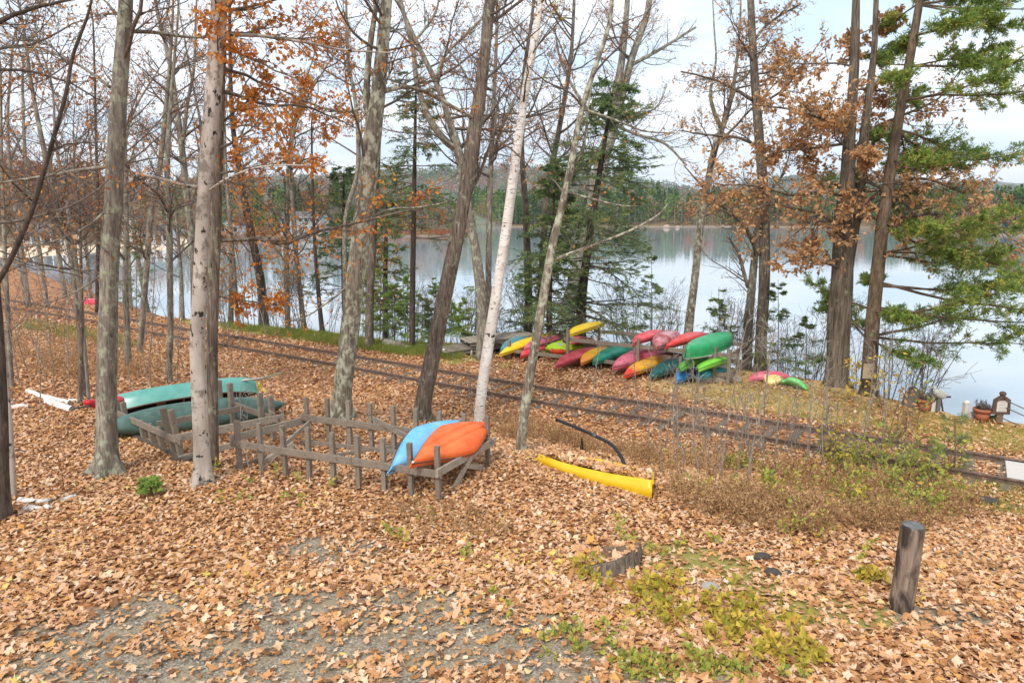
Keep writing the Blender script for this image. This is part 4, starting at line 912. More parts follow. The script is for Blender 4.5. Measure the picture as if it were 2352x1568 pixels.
def canoe(label, A, B, roll=180, W=.88, D=.36, mat=None, inmat=None, group=None, rail=None, cat='canoe', name='canoe', seats=True, bluntness=.5, sheer=.14):
    A = np.asarray(A, float); B = np.asarray(B, float)
    m, L, c = frame(A, B, roll); nx, nk = 41, 19
    s = np.sin(np.linspace(-PI / 2, PI / 2, nx)); a = np.abs(s)
    w = np.maximum(W / 2 * np.maximum(1 - a ** 2.6, 0) ** .8, .012)
    top = D * .5 + sheer * a ** 3; bot = -D * .5 + .05 * a ** 3 + (D * .25) * a ** 14
    th_ = np.linspace(0, PI, nk); cy, sy = np.cos(th_), np.sin(th_)
    def shell(off):
        V = np.zeros((nx, nk, 3)); V[:, :, 0] = (s * (L / 2 - off * 2))[:, None]
        V[:, :, 1] = np.maximum(w - off, .004)[:, None] * (np.sign(cy) * np.abs(cy) ** .55)[None]
        V[:, :, 2] = top[:, None] + ((bot + off - top)[:, None]) * (sy ** .62)[None]
        return V
    Vo, Vi = shell(0), shell(.012)
    idx = np.arange(nx * nk).reshape(nx, nk)
    q = np.stack([idx[:-1, :-1], idx[:-1, 1:], idx[1:, 1:], idx[1:, :-1]], -1).reshape(-1, 4)
    th = thing(name, label, cat, c, 0, group); th.matrix_world = Matrix.Translation(Vector(c)) @ m.to_4x4()
    tri = []
    MB().add(Vo.reshape(-1, 3), q[:, ::-1]).build('hull', mat, th, smooth=True)
    MB().add(Vi.reshape(-1, 3), q).build('inner_shell', inmat or mat, th, smooth=True)
    for j in (0, nk - 1):
        P = (Vo[:, j] + Vi[:, j]) / 2; MB().tubes(P[None], np.full((1, nx), .017), 6, cap=True).build('gunwale', rail or M['wood_dark'], th, smooth=True)
    if seats:
        for x in (-.28, .0, .3):
            hw = np.interp(x, s, w) - .02; z = np.interp(x, s, top) - .03
            MB().board((x * L / 2, -hw, z), (x * L / 2, hw, z), .05 if x == 0 else .2, .022).build('thwart' if x == 0 else 'seat', M['wood'], th)
        for sx in (-1, 1):
            i = [k for k in range(nx) if s[k] * sx > .88]; P = Vo[i][:, [0, nk - 1]]; mb = MB(); P = P.copy(); P[:, :, 2] += .006
            n = len(i); mb.add(P.reshape(-1, 3), [(2 * k, 2 * k + 1, 2 * k + 3, 2 * k + 2) for k in range(n - 1)]); mb.build('deck_plate', mat, th)
    return th
def pt(u, v, z=None, y=None): return atz(u, v, z) if y is None else aty(u, v, y)
def span(a, b, za, L):
    """front tip seen at pixel a at height za, far tip on the ray of pixel b at distance L"""
    A = atz(a[0], a[1], za); d = ray(*b); dd = d @ d; oa = ORG - A
    B2 = d @ oa; disc = B2 * B2 - dd * (oa @ oa - L * L)
    t = (-B2 + math.sqrt(max(disc, 0))) / dd
    Bp = ORG + d * t
    return A, Bp

# --- long rack of coloured boats by the lake
F0, F1 = atz(1165, 826, 0), atz(1672, 886, 0)
ex = (F1 - F0); RL = np.linalg.norm(ex); ex /= RL; ey = np.array([-ex[1], ex[0], 0])
def rk(a, b, z): return F0 + ex * a + ey * b + np.array([0, 0, z])
def rack_a(u):     # place along the rack front seen at column u
    best = min(np.linspace(-2, RL + 2, 400), key=lambda a: abs((lambda p: 1176 + FPX * p[0] / (p[1] * math.cos(PITCH) + (CAMZ - p[2]) * math.sin(PITCH)))(rk(a, 0, .6)) - u))
    return best
rackL = thing('boat_rack', 'long weathered two tier timber rack by the lake, crowded with colourful boats', 'boat rack', F0)
def rb(a, b, w_, h_, nm, par=rackL, mat='wood', up=(0, 0, 1)):
    o = F0; return MB().board(np.asarray(a) - o, np.asarray(b) - o, w_, h_, up).build(nm, M[mat], par)
fa = [rack_a(u) for u in (1166, 1300, 1461, 1560, 1638, 1672)]
hts = [.75, 1.45, 1.3, .8, 1.25, 1.2]
for a, h_ in zip(fa, hts):
    rb(rk(a, .15, -.1), rk(a, .15, h_), .1, .1, 'post', up=ex)
for a, h_ in zip([rack_a(u) - .45 for u in (1200, 1340, 1500, 1610, 1690)], (.8, 1.3, 1.45, 1.3, .8)):
    rb(rk(a, 2.5, -.15), rk(a, 2.5, h_), .1, .1, 'post', up=ex)
rb(rk(fa[1] - .2, .23, 1.0), rk(RL + .15, .23, .98), .045, .14, 'rail'); rb(rk(fa[1] + .1, 2.42, 1.02), rk(RL + .1, 2.42, 1.0), .045, .14, 'rail')
rb(rk(-.1, .23, .32), rk(RL + .1, .23, .3), .045, .14, 'rail'); rb(rk(-.1, 2.42, .4), rk(RL + .1, 2.42, .38), .045, .14, 'rail')
rb(rk(RL + .04, .1, .35), rk(RL + .2, 3.0, .52), .05, .2, 'rail'); rb(rk(RL - .02, .1, .98), rk(RL + .02, 2.6, 1.0), .05, .14, 'rail')
rb(rk(RL - 1.0, -.1, .1), rk(RL + .3, .6, .15), .06, .18, 'rail', mat='wood_pale')
GB = 'boats stored on the long rack by the lake'
def K(label, a, b, za, L, mat, **k):
    A, B = span(a, b, za, L); 
    return kayak(label, A, B, mat=mat, group=GB, **k)
Y1, RED, ROSE = pmat('#e8c019', fade='#f2cf3a'), pmat('#d9343c', fade='#e0575c'), pmat('#c9566e', fade='#d87d90')
MAR = pmat('#a9343f', fade='#bf5560'); LIME = pmat('#a6cf28', fade='#b9dd3f'); TEALG = pmat('#137a62', fade='#2f8f78'); STEEL = pmat('#3f8088', fade='#5f959b')
K('steel blue kayak upside down at the left end of the lake rack', (1150, 800), (1232, 765), .45, 3.6, STEEL, W=.7)
K('long bright yellow kayak, lowest at the left end of the lake rack', (1147, 809), (1288, 763), .36, 3.9, Y1, W=.66, D=.34)
K('dusty rose kayak above a red one, left half of the lake rack', (1204, 797), (1300, 768), .55, 3.6, ROSE, W=.7)
K('red kayak low on the lake rack, between long yellow and lime ones', (1196, 813), (1282, 786), .36, 3.4, RED, W=.66)
K('lime green sit in kayak lying open side up on the lake rack, pale inside', (1251, 806), (1354, 784), .42, 3.2, LIME, roll=18, W=.78, D=.34, cockpit=2)
K('short orange red kayak nose peeking out under the lime green kayak', (1266, 812), (1306, 796), .34, 1.9, pmat('#dd4a26', fade='#e8673c'), roll=8, W=.6, D=.26, cockpit=1)
K('yellow kayak alone on the top tier, highest boat of the lake rack', (1304, 765), (1387, 740), 1.25, 3.3, Y1, W=.66, roll=172, grooves=2)
K('pinkish red kayak lying far back on the lower tier behind the lime kayak', (1312, 780), (1368, 784), .75, 1.9, pmat('#d84d5a', fade='#e27682'), W=.6)
K('dark crimson kayak on the lower tier, left of the small yellow orange one', (1276, 836), (1374, 797), .34, 3.7, MAR, W=.66)
K('yellow kayak fading to orange, squeezed between the crimson and the dark green boats', (1335, 829), (1396, 798), .4, 3.6, pmat('#e9b51c', ends='#e08a3c', endat=(.3, .9), half=1.7), W=.64)
K('deep green canoe like kayak with smooth rounded hull in the middle of the lower tier', (1362, 827), (1478, 790), .42, 4.2, TEALG, W=.82, D=.46)
K('big rose pink canoe hull upside down right of the deep green hull', (1407, 838), (1546, 796), .42, 4.4, ROSE, W=.84, D=.5)
K('yellow kayak with red tips at the front of the lower tier', (1434, 857), (1548, 816), .3, 3.8, pmat('#e6a832', ends='#df4030', endat=(.62, .82), half=1.9), W=.7, D=.36, grooves=2)
K('dark teal kayak, nearest the ground right of the red tipped yellow one', (1498, 857), (1600, 820), .32, 3.6, pmat('#14514f', fade='#2b6a68', dirt=.2), W=.8, D=.4, shape=dict(blunt=.35))
K('plain red kayak at the left of the top tier, over the rose pink canoe', (1454, 783), (1526, 760), 1.2, 3.0, pmat('#d63a44', fade='#e2626a'), W=.62)
K('maroon canoe end on the top tier between two red kayaks', (1508, 791), (1552, 766), 1.2, 2.7, pmat('#9b2f38', fade='#d3a4a8'), W=.84, D=.5)
K('bright red kayak behind the green canoe on the top tier', (1530, 791), (1624, 764), 1.18, 3.5, pmat('#d4332f', fade='#de5c54'), W=.66, grooves=2)
Ac, Bc = span((1576, 806), (1680, 770), 1.28, 3.9)
canoe('green canoe upside down with pale gunwales, right end of the top tier', Ac, Bc, 190, .84, .42, pmat('#1f9a5a', fade='#3fb077'), pmat('#c7c2b4'), GB, flat('pale_gunwale', '#cfc8bd', .5), sheer=.05)
K('mid green kayak on its side above a blue one, under the green canoe', (1560, 842), (1622, 822), .72, 2.7, pmat('#4f9c3c', fade='#6cb04e'), roll=150, W=.7)
K('bright lime kayak at the right end of the rack, above a turquoise one', (1603, 842), (1668, 826), .74, 2.6, pmat('#6fc936', fade='#8ad650'), roll=160, W=.72)
K('blue kayak low at the right part of the rack, its nose close to the ground', (1556, 868), (1606, 846), .3, 2.9, pmat('#2f7fc0', fade='#4f97d0'), W=.62)
K('turquoise blue kayak lowest at the right end of the lake rack', (1602, 862), (1668, 844), .34, 2.7, pmat('#2fa0b8', fade='#55b4c8'), W=.68)
# boats on the ground beside the oak
A = atz(1718, 864, .18); B = atz(1818, 862, .18)
kayak('flat pink kayak upside down on the ground between the boat rack and the oak', A, B, 180, .62, .3, pmat('#d8566c', fade='#e07f90'))
A = atz(1757, 868, .14); B = atz(1797, 878, .12); kayak('small pale yellow open kayak on the ground beside the pink one', A, B, 14, .62, .26, pmat('#dfc878', fade='#e6d493'), cockpit=2, shape=dict(blunt=.4))
A = atz(1803, 872, .2); B = atz(1856, 887, .14); kayak('small light green kayak on the ground, its round end facing the viewer', A, B, 150, .66, .24, pmat('#6fca72', fade='#88d58a'), shape=dict(blunt=.7))
# red canoe far left beyond the track
A = aty(168, 692, 44.5); B = aty(272, 692, 43.2)
canoe('distant red canoe resting upside down on low posts beyond the railway, far left', A, B, 184, .8, .36, pmat('#cf3048', fade='#d9566a'), rail=white_pl, seats=False)
st = thing('canoe_stand', 'low greenish posts holding the distant red canoe', 'boat stand', ((A + B) / 2) * np.array([1, 1, 0]) + [0, 0, float(height(*((A + B) / 2)[:2]))])
o = np.array(st.location)
for f in (.25, .75):
    p = A * (1 - f) + B * f; zg = float(height(p[0], p[1]))
    for dy in (-.3, .3): MB().board(np.array([p[0], p[1] + dy, zg - .1]) - o, np.array([p[0], p[1] + dy, p[2] - .15]) - o, .09, .09, (1, 0, 0)).build('post', M['wood'], st)
    MB().board(np.array([p[0], p[1] - .42, p[2] - .2]) - o, np.array([p[0], p[1] + .42, p[2] - .2]) - o, .05, .1).build('beam', M['wood'], st)

# --- stack of grey dock sections left of the birch
dk = thing('dock_section', 'weathered grey dock sections stacked on the ground left of the boat rack', 'dock', atz(1095, 812, 0))
o = np.array(dk.location)
def dsec(c, rz, pit, L, W, z, mat):
    cz, sz = math.cos(rz), math.sin(rz); X = np.array([cz, sz, pit]); Y = np.array([-sz, cz, 0])
    mb = MB(); n = int(L / .15)
    for i in range(n):
        p = c + X * (i * .15 - L / 2) + [0, 0, z + .05]; mb.board(p - Y * W / 2, p + Y * W / 2, .135, .03, tint=random.Random(i).random())
    mb.build('decking', M[mat], dk)
    for sy in (-.45, .45): MB().board(c + Y * W * sy - X * L / 2 + [0, 0, z - .045], c + Y * W * sy + X * L / 2 + [0, 0, z - .045], .05, .16).build('beam', M['wood'], dk)
dsec(np.array([-.3, .2, .25]), R(28), .05, 2.6, 1.3, .0, 'wood'); dsec(np.array([.9, .7, .55]), R(24), .04, 3.0, 1.3, .0, 'wood_pale')
for x, y in ((-1.3, -.5), (-.2, -.4), (.6, .1)): MB().tubes(np.array([[(x, y, -.05), (x, y, .3)]]), np.full((1, 2), .05), 8, cap=True).build('pipe_leg', white_pl, dk, smooth=True)
MB().box((-.2, .25, .09), (2.2, .9, .12), R(28)).build('float', black_rub, dk)

# --- empty timber rack in the foreground with two kayaks
FL, FR, BLc, BR = G(552, 1079), G(1008, 1149), G(709, 1022), G(1121, 1069)
fr = thing('boat_rack', 'low weathered picket like timber rack in the foreground, mostly empty, holding blue and orange kayaks', 'boat rack', (FL + FR + BLc + BR) / 4)
fo_ = np.array(fr.location)
def fb(a, b, w_, h_, nm, mat='wood', up=(0, 0, 1), tint=None): return MB().board(np.asarray(a) - fo_, np.asarray(b) - fo_, w_, h_, up, tint).build(nm, M[mat], fr)
def topz(p, v):        # height at which ground point p projects to row v
    return aty(1176, v, p[1])[2]
def mix(a, b, t): return np.asarray(a) * (1 - t) + np.asarray(b) * t
ftop = [966, 971, 977, 981, 993, 1000, 1006, 1017, 1024]; fuu = [552, 613, 665, 719, 775, 832, 892, 951, 1008]
exf = (FR - FL) / np.linalg.norm(FR - FL); eyf = np.array([-exf[1], exf[0], 0]); eyf /= np.linalg.norm(eyf)
rs = random.Random(8)
tops = []
for i in range(9):
    f = i / 8; p = mix(FL, FR, f); zg = float(height(p[0], p[1])); zt = topz(p, ftop[i]); tops.append(zt - zg)
    fb(p + [0, 0, zg - p[2] - .1], [p[0] + rs.uniform(-.015, .015), p[1], zt], .082, .082, 'post', up=exf, tint=rs.random())
btop = [913, 915, 920, 926, 932, 938, 944, 950, 955]
for i in range(9):
    f = i / 8; p = mix(BLc, BR, f); zg = float(height(p[0], p[1])); zt = topz(p, btop[i])
    fb(p + [0, 0, zg - p[2] - .1], [p[0] + rs.uniform(-.02, .02), p[1], zt], .082, .082, 'post', up=exf, tint=rs.random())
def zrow(p, v): return topz(p, v)
# rails just in front of the posts
def rail(a, b, va, vb, off, w_=.045, h_=.13, nm='rail', mat='wood', ext=.1):
    n = (b - a) / np.linalg.norm(b - a); s_ = np.array([n[1], -n[0], 0])
    A = a + s_ * off - n * ext; B = b + s_ * off + n * ext; A[2] = zrow(A, va); B[2] = zrow(B, vb); return fb(A, B, w_, h_, nm, mat)
rail(FL, FR, 1017, 1090, .072); rail(BLc, BR, 958, 1013, .072)
p2 = mix(FL, FR, .66); rail(FL, p2, 1092, 1139, .075, .045, .1)
p3 = mix(BLc, BR, .6); rail(BLc, p3, 1014, 1043, .075, .045, .1)
rail(FR, BR, 1087, 1012, .068, .045, .14, ext=.16, mat='wood_pale')
rail(FL, BLc, 1008, 962, -.072, .045, .15, ext=.12, mat='wood_pale'); rail(FL, BLc, 1075, 1018, -.072, .045, .1, ext=.05)
def at2(u, v, f):       # a point on the plane across the rack at fraction f of its depth
    y = mix(mix(FL, FR, .5), mix(BLc, BR, .5), f)[1]; return aty(u, v, y)
def brace(P1, P2, w_=.04, h_=.09, mat='wood_pale'): fb(P1, P2, w_, h_, 'brace', mat)
b1 = mix(FR, BR, .52) + np.array([exf[0], exf[1], 0]) * .12; b1[2] = zrow(b1, 1046)
b2 = G(1040, 1122); b2[2] -= .03; brace(b1, b2)
b3 = G(1108, 1079); b3[2] += .05; brace(mix(b1, b2, .3), b3)
b4 = mix(FL, BLc, .98) + [0, 0, .55]; b5 = mix(FL, BLc, .12) + [0.05, 0, .1]; brace(b4 + np.array([.12, 0, 0]), b5 + np.array([.25, 0, 0]))
a1 = mix(BLc, BR, .38); a1[2] = zrow(a1, 966) + .06; a2 = mix(FL, FR, .75) + eyf * 1.4; a2[2] = float(height(a2[0], a2[1])) + .42; brace(a1, a2, .04, .1, 'wood')
a3 = mix(FL, FR, .25) + eyf * .9; a3[2] = float(height(a3[0], a3[1])) + .05; a4 = mix(FL, FR, .62) + eyf * 2.4; a4[2] = float(height(a4[0], a4[1])) + .1; brace(a3, a4, .05, .1, 'wood')
a5 = mix(FL, FR, .08) + eyf * .4; a5[2] = float(height(a5[0], a5[1])) + .12; a6 = mix(BLc, BR, .08) - eyf * .9; a6[2] = float(height(a6[0], a6[1])) + .35; brace(a5, a6, .04, .1)
# the two kayaks on it
A = mix(FL, FR, .985) - eyf * .25; A = aty(946, 1062, A[1]); Bk = mix(BLc, BR, .96) + eyf * .55; B = aty(1130, 972, Bk[1])
kayak('orange kayak upside down on the right end of the foreground rack', A, B, 204, .84, .36, pmat('#e65f28', fade='#ee7b40', rough=.45, dirt=.12), grooves=2, plug=True, shape=dict(stem=.3, sheer=.04, p=1.4, q=1.12), handles=False)
A = aty(894, 1080, mix(FL, FR, .8)[1] - .2); B = aty(1056, 968, mix(BLc, BR, .86)[1] + .5)
kayak('light blue kayak upside down behind the orange one on the foreground rack', A, B, 214, .80, .36, pmat('#62aede', fade='#86c3e6', rough=.45, dirt=.12), shape=dict(stem=.5, sheer=.03, rocker=.02, p=1.5, q=1.05), handles=False)

# --- green canoes and their leaning rack
K0, K1, K2 = G(420, 1056), G(640, 1010), G(262, 982)
cr_ = thing('canoe_rack', 'sagging grey timber rack with slanted posts under the green canoes', 'boat rack', K0); ko = np.array(K0)
def kb(a, b, w_, h_, nm, mat='wood', up=(0, 0, 1)): return MB().board(np.asarray(a) - ko, np.asarray(b) - ko, w_, h_, up).build(nm, M[mat], cr_)
e1 = (K1 - K0); e1[2] = 0; n1_ = np.linalg.norm(e1); e1 /= n1_; e2 = (K2 - K0); e2[2] = 0; n2_ = np.linalg.norm(e2); e2 /= n2_
def kk(a, b, z): p = K0 + e1 * a + e2 * b; p[2] = float(height(p[0], p[1])) + z; return p
for a, b, t_, h_ in ((.0, .0, -.14, 1.05), (.05, .42, -.16, 1.0), (.05, .9, -.1, .5), (.05, 1.35, -.08, .48), (.05, 1.8, -.06, .46), (.05, 2.7, -.04, .7), (.05, 3.1, -.04, .7), (n1_ - .1, .0, -.02, 1.0), (n1_ - .1, .45, 0, .98), (n1_ - .1, 1.7, 0, 1.0), (n1_ - .1, 2.2, 0, 1.0)):
    p = kk(a, b, -.1); q_ = kk(a, b, h_) - e1 * (-t_) * h_ * 0 + e1 * t_; kb(p, q_, .1, .1, 'post', up=e2)
kb(kk(-.15, -.06, .48), kk(n1_ + .1, -.06, .50), .05, .15, 'rail', 'wood_pale'); kb(kk(-.1, -.06, .05), kk(n1_ * .55, -.06, .12), .05, .13, 'rail', 'wood_pale')
kb(kk(-.08, -.2, .42), kk(-.08, n2_ + .1, .45), .05, .13, 'rail'); kb(kk(-.02, -.3, .05), kk(-.02, n2_ + .2, .04), .08, .08, 'rail', 'wood_dark')
kb(kk(n1_ - .02, -.1, .45), kk(n1_ - .02, 2.6, .5), .05, .13, 'rail'); kb(kk(-.2, .02, .06), kk(.25, -.3, .03), .09, .09, 'rail', 'wood_dark')
kb(kk(.1, 1.3, .45), kk(n1_ - .1, 1.3, .48), .05, .13, 'rail')
TEAL = plastic('teal_gelcoat', '#589a8e', fade='#70aca1', rough=.3, dirt=.1); TEAL2 = plastic('aged_teal_gelcoat', '#3f5c54', fade='#5a7a71', rough=.45, dirt=.5); CIN = flat('dark_canoe_inside', '#4b4038', .8)
A = aty(222, 984, 13.9); B = aty(657, 927, 16.0)
canoe('weathered dull green canoe lying on its side, the nearer of two, hull towards the viewer', A, B, 250, .70, .44, TEAL2, CIN, None, flat('brown_gunwale', '#7a6152', .6), sheer=.10)
A = aty(228, 934, 15.5); B = aty(588, 880, 17.4)
canoe('brighter teal canoe upside down just behind the weathered one, dark inside showing', A, B, 150, .92, .46, TEAL, CIN, None, flat('brown_gunwale', '#6a5448', .6), sheer=.05)
A = aty(200, 934, 14.6); B = aty(300, 912, 16.2); kayak('red kayak bow sticking out left of the stout trunk under the canoes', A, B, 0, .5, .24, pmat('#cc2a32', dirt=.1), plug=False, shape=dict(blunt=.5, stem=.4))
pd = thing('paddle', 'dark paddle shaft poking out left of the red bow', 'paddle', aty(205, 932, 14.6)); a = aty(168, 938, 14.1) - np.array(pd.location)
MB().tubes(np.array([[a, -a * 1.5]]), np.full((1, 2), .022), 8, cap=True).build('shaft', flat('grey_shaft', '#55504c', .5), pd, smooth=True)
MB().board(-a * 1.5, -a * 2.4, .16, .02).build('blade', flat('grey_blade', '#6a655f', .5), pd)
pd = thing('paddle', 'silver boat pole with a greenish blade resting across the far canoe, pointing right', 'paddle', aty(560, 873, 17.1)); c = np.array(pd.location); b = aty(606, 868, 17.2) - c; b2 = aty(648, 856, 17.4) - c
MB().tubes(np.array([[-b * 1.2, b * .2, b]]), np.full((1, 3), .028), 8, cap=True).build('shaft', alu, pd, smooth=True)
MB().board(b, b2, .12, .025, bev=.01).build('blade', flat('olive_blade', '#6f7456', .6), pd)
fl = thing('float_strap', 'yellow strap hanging from the right tip of the far teal canoe', 'strap', aty(594, 884, 17.4))
MB().tubes(np.array([[(0, 0, .08), (.05, -.05, 0), (.1, -.06, -.12), (.2, -.08, -.14)]]), np.array([[.02, .03, .03, .02]]), 6, cap=True).build('webbing', flat('yellow_webbing', '#cdbb3a', .7), fl)

# --- yellow boat full of leaves
yA = G(1230, 1075); yB = G(1497, 1146); yC = G(1322, 1046); yD = G(1480, 1098)
X = yB - yA; X[2] = 0; YL = np.linalg.norm(X); X /= YL; Yp = np.array([.20, .98, 0]); WB = .9
yb_ = thing('open_boat', 'yellow open boat with a square stern, sunk in the leaves and filled with them', 'boat', yA); yo = np.array(yA)
nx = 32; f = np.linspace(-.06, 1, nx)
def side(sg):
    half = WB / 2 * (1 - np.clip(1 - f, 0, 1.06) ** 3.2 * .75) if True else 0
    mid = WB / 2
    y = mid + sg * half
    z = .30 + .09 * np.abs(1 - f) ** 3 + .03 * f
    return y, z
prof = []
yN, zN = side(-1); yF, zF = side(1)
g0 = np.array([float(height(*(yA + X * t * YL)[:2])) - yA[2] for t in f])
rows = []
sec = [(-1, 'f', 0, -.10), (-1, 'o', .02, .10), (-1, 'o', .035, .20), (-1, 'o', .02, .21), (-1, 'o', .0, .30), (-1, 'o', -.03, .315), (-1, 'i', -.05, .30), (-1, 'i', -.07, .10), (0, 'm', 0, .03), (1, 'i', -.07, .10), (1, 'i', -.05, .30), (1, 'o', -.03, .315), (1, 'o', 0, .30), (1, 'o', .02, .21), (1, 'o', .03, .1), (1, 'f', 0, -.1)]
V = np.zeros((nx, len(sec), 3))
for j, (sg, kd, off, z) in enumerate(sec):
    y = (yN - off) if sg < 0 else ((yF + off) if sg > 0 else np.full(nx, WB / 2))
    zz_ = g0 + z * (.62 + .5 * f ** 1.5) - .02 + (0.0 if sg <= 0 else -.05 - .15 * f ** 4)
    V[:, j] = (X[None] * (f * YL)[:, None] + Yp[None] * y[:, None]); V[:, j, 2] = zz_
idx = np.arange(nx * len(sec)).reshape(nx, len(sec)); q = np.stack([idx[:-1, :-1], idx[1:, :-1], idx[1:, 1:], idx[:-1, 1:]], -1).reshape(-1, 4)
e = idx[-1]; tri = [(e[0], e[j], e[j + 1]) for j in range(1, len(sec) - 1)]
YM = plastic('yellow_boat_gelcoat', '#d9ac12', fade='#e2bd2e', rough=.4, dirt=.45)
MB().add(V.reshape(-1, 3), q[:, ::-1], tri).build('hull', YM, yb_, smooth=True)
tr = [V[-1, j] for j in (4, 12)]; lo = [V[-1, j] for j in (0, 15)]
MB().board(tr[0] + [0, 0, -.02], tr[1] + [0, 0, .0], .05, .05).build('stern_rim', YM, yb_, smooth=False)
MB().add([lo[0] + X * .012, lo[1] + X * .012, tr[1] + X * .012, tr[0] + X * .012], [(0, 1, 2, 3)]).build('transom', YM, yb_)
def fill(n, rg):
    t = rg.uniform(.02, .985, n); s_ = rg.uniform(.14, .86, n)
    y = np.interp(t, f, yN) * (1 - s_) + np.interp(t, f, yF) * s_
    p = yA[None] + X[None] * (t * YL)[:, None] + Yp[None] * y[:, None]
    z = p[:, 2] * 0 + np.array([float(height(a, b)) for a, b in p[:, :2]]) + .13 + .08 * np.sin(s_ * PI) + .13 * t - .12 * s_
    return p[:, 0], p[:, 1], z, np.clip(rg.beta(1.6, 1.5, n), 0, .99)
leaf_field('boat_leaves', 1300, fill, 1, .13, seed=9, label='heap of fallen leaves lying inside the yellow open boat')
# black curved pipe
pp = [aty(1278, 963, 14.4), aty(1330, 984, 13.9), aty(1376, 1005, 13.4), aty(1404, 1020, 12.9), aty(1424, 1044, 12.55), aty(1434, 1066, 12.35), aty(1440, 1084, 12.2)]
pi_ = thing('bent_pipe', 'black plastic pipe curving over the leaf filled yellow boat', 'pipe', G(1440, 1090)); c = np.array(pi_.location)
C = catmull(np.array(pp) - c, 30); MB().tubes(C[None], np.full((1, 30), .036), 10, cap=True).build('tube', flat('black_pipe', '#2c2d2f', .4), pi_, smooth=True)
MB().tubes(C[-2:][None] + np.array([0, 0, -.06]), np.full((1, 2), .042), 10, cap=True).build('end_collar', white_pl, pi_, smooth=True)
MB().tubes(np.array([C[8], C[9]])[None], np.full((1, 2), .042), 10, cap=True).build('joint', flat('grey_joint', '#55565a', .4), pi_, smooth=True)
sk = thing('iron_stake', 'short dark forked iron stake standing behind the yellow boat', 'stake', G(1333, 1036))
MB().board((0, 0, -.05), (.03, 0, .33), .02, .05, (0, 1, 0)).build('upright', black_rub, sk); MB().board((.06, 0, -.05), (.035, 0, .3), .02, .04, (0, 1, 0)).build('upright', black_rub, sk)
MB().board((-.08, .01, .0), (.12, -.01, .05), .03, .03).build('foot', black_rub, sk)

# ------------------------------------------------------------------ small things
def post_mesh(): pass
pb = G(2070, 1398); pz = topz(pb, 1205); hgt = pz - pb[2]
bo = thing('wooden_bollard', 'thick round timber bollard with a dark stained flank at the lower right', 'bollard', pb)
th = np.arange(28) * 2 * PI / 28; lump = 1 + .025 * np.sin(3 * th + 1) + .015 * np.sin(7 * th)
m = NT('bollard_wood', .85); v1 = m.coord((1, 1, .12)); n1m = m.noise(v1, 16, 5, .65, .8); n2m = m.noise(m.coord((1, 1, .45)), 3.4, 5, .6, .6)
cc = m.ramp(n1m, [(.3, lin('#4e4239')), (.5, lin('#7d6c5e')), (.75, lin('#a08f80'))]); cc = m.mix(m.ramp(n2m, [(.44, (0, 0, 0)), (.54, (.9, .9, .9))]), cc, lin('#2e2622')); m.color(cc); m.bump(n1m, .7, .02)
MB().lathe([(.134, -.2), (.135, 0), (.134, .3), (.133, .6), (.132, .9), (.130, hgt - .03), (.125, hgt - .005), (.118, hgt)], k=28, lump=lump).build('shaft', m.m, bo, smooth=True)
mt = NT('bollard_top', .6); mt.color(mt.ramp(mt.noise(mt.coord(), 9, 4), [(.3, lin('#4a4a4c')), (.7, lin('#7f7c7a'))]))
MB().lathe([(.117, hgt + .002), (.10, hgt + .016), (.05, hgt + .02), (.0005, hgt + .02)], k=28, lump=lump).build('end_grain', mt.m, bo, smooth=True)
bo.rotation_euler = (R(1.0), R(1.2), .4)
# stump
sc_ = G(1385, 1282); su = thing('tree_stump', 'broad low grey tree stump with ragged bark, half buried in leaves and seedlings', 'tree stump', sc_)
th = np.arange(60) * 2 * PI / 60; lump = 1 + .05 * np.sin(3 * th + .5) + .035 * np.sin(23 * th) * np.sign(np.sin(13 * th)) + .03 * np.sin(11 * th)
hs = .035 + .22 * np.clip(np.cos(th - R(-42)), 0, 1) ** .65
mb = MB(); rows = []
for r_, zf in ((.56, -.15), (.53, .25), (.505, .8), (.49, 1.0), (.45, .98), (.42, .9), (.3, .84), (.02, .8)):
    rr = r_ * (lump if r_ > .4 else 1); rows.append(np.stack([rr * np.cos(th), rr * np.sin(th), hs * zf if zf > 0 else np.full(60, zf)], 1))
Vs = np.array(rows); MB().add(Vs[:5].reshape(-1, 3), grid_faces(5, 60)[:, ::-1]).build('bark_ring', bark('stump_bark', '#40362d', '#7d6f61', '#aa9c8c', stretch=.2, scale=18), su)
MB().add(Vs[4:].reshape(-1, 3), grid_faces(4, 60)[:, ::-1]).build('cut_face', bark('rotten_heart', '#4a3c2f', '#87725a', '#a3917a', stretch=1), su)
def stumpl(n, rg):
    a = rg.uniform(0, 6.28, n); r_ = .44 * np.sqrt(rg.uniform(0, 1, n)); x = r_ * np.cos(a); y = r_ * np.sin(a)
    return sc_[0] + x, sc_[1] + y, sc_[2] + .03 + .19 * r_ / .46 * np.clip(np.cos(a + R(42)), 0, 1) ** .65, np.clip(rg.beta(1.6, 1.5, n), 0, .99)
leaf_field('stump_leaves', 190, stumpl, 2, .13, seed=12, label='fallen leaves lying on the broad stump')
def rock(name, label, c, s, seed, mat):
    rg = np.random.default_rng(seed); n, k = 9, 14; ph = np.linspace(0, PI, n); th = np.arange(k) * 2 * PI / k
    d = 1 + .35 * (fbm(th[None] * 1.3 + seed, ph[:, None] * 1.7, seed) - .5) * np.sin(ph)[:, None]
    V = np.stack([np.sin(ph)[:, None] * np.cos(th) * d * s[0], np.sin(ph)[:, None] * np.sin(th) * d * s[1], np.broadcast_to(np.cos(ph)[:, None], (n, k)) * d * s[2] + s[2] * .35], -1)
    o = MB().add(V.reshape(-1, 3), grid_faces(n, k)[:, ::-1]).build(name, mat, smooth=True); o.location = c; return tag(o, label, 'rock')
ROCKG = flat('grey_stone', '#a5a09a', .9, var=.3); ROCKD = flat('dark_stone', '#4c4640', .95, var=.3)
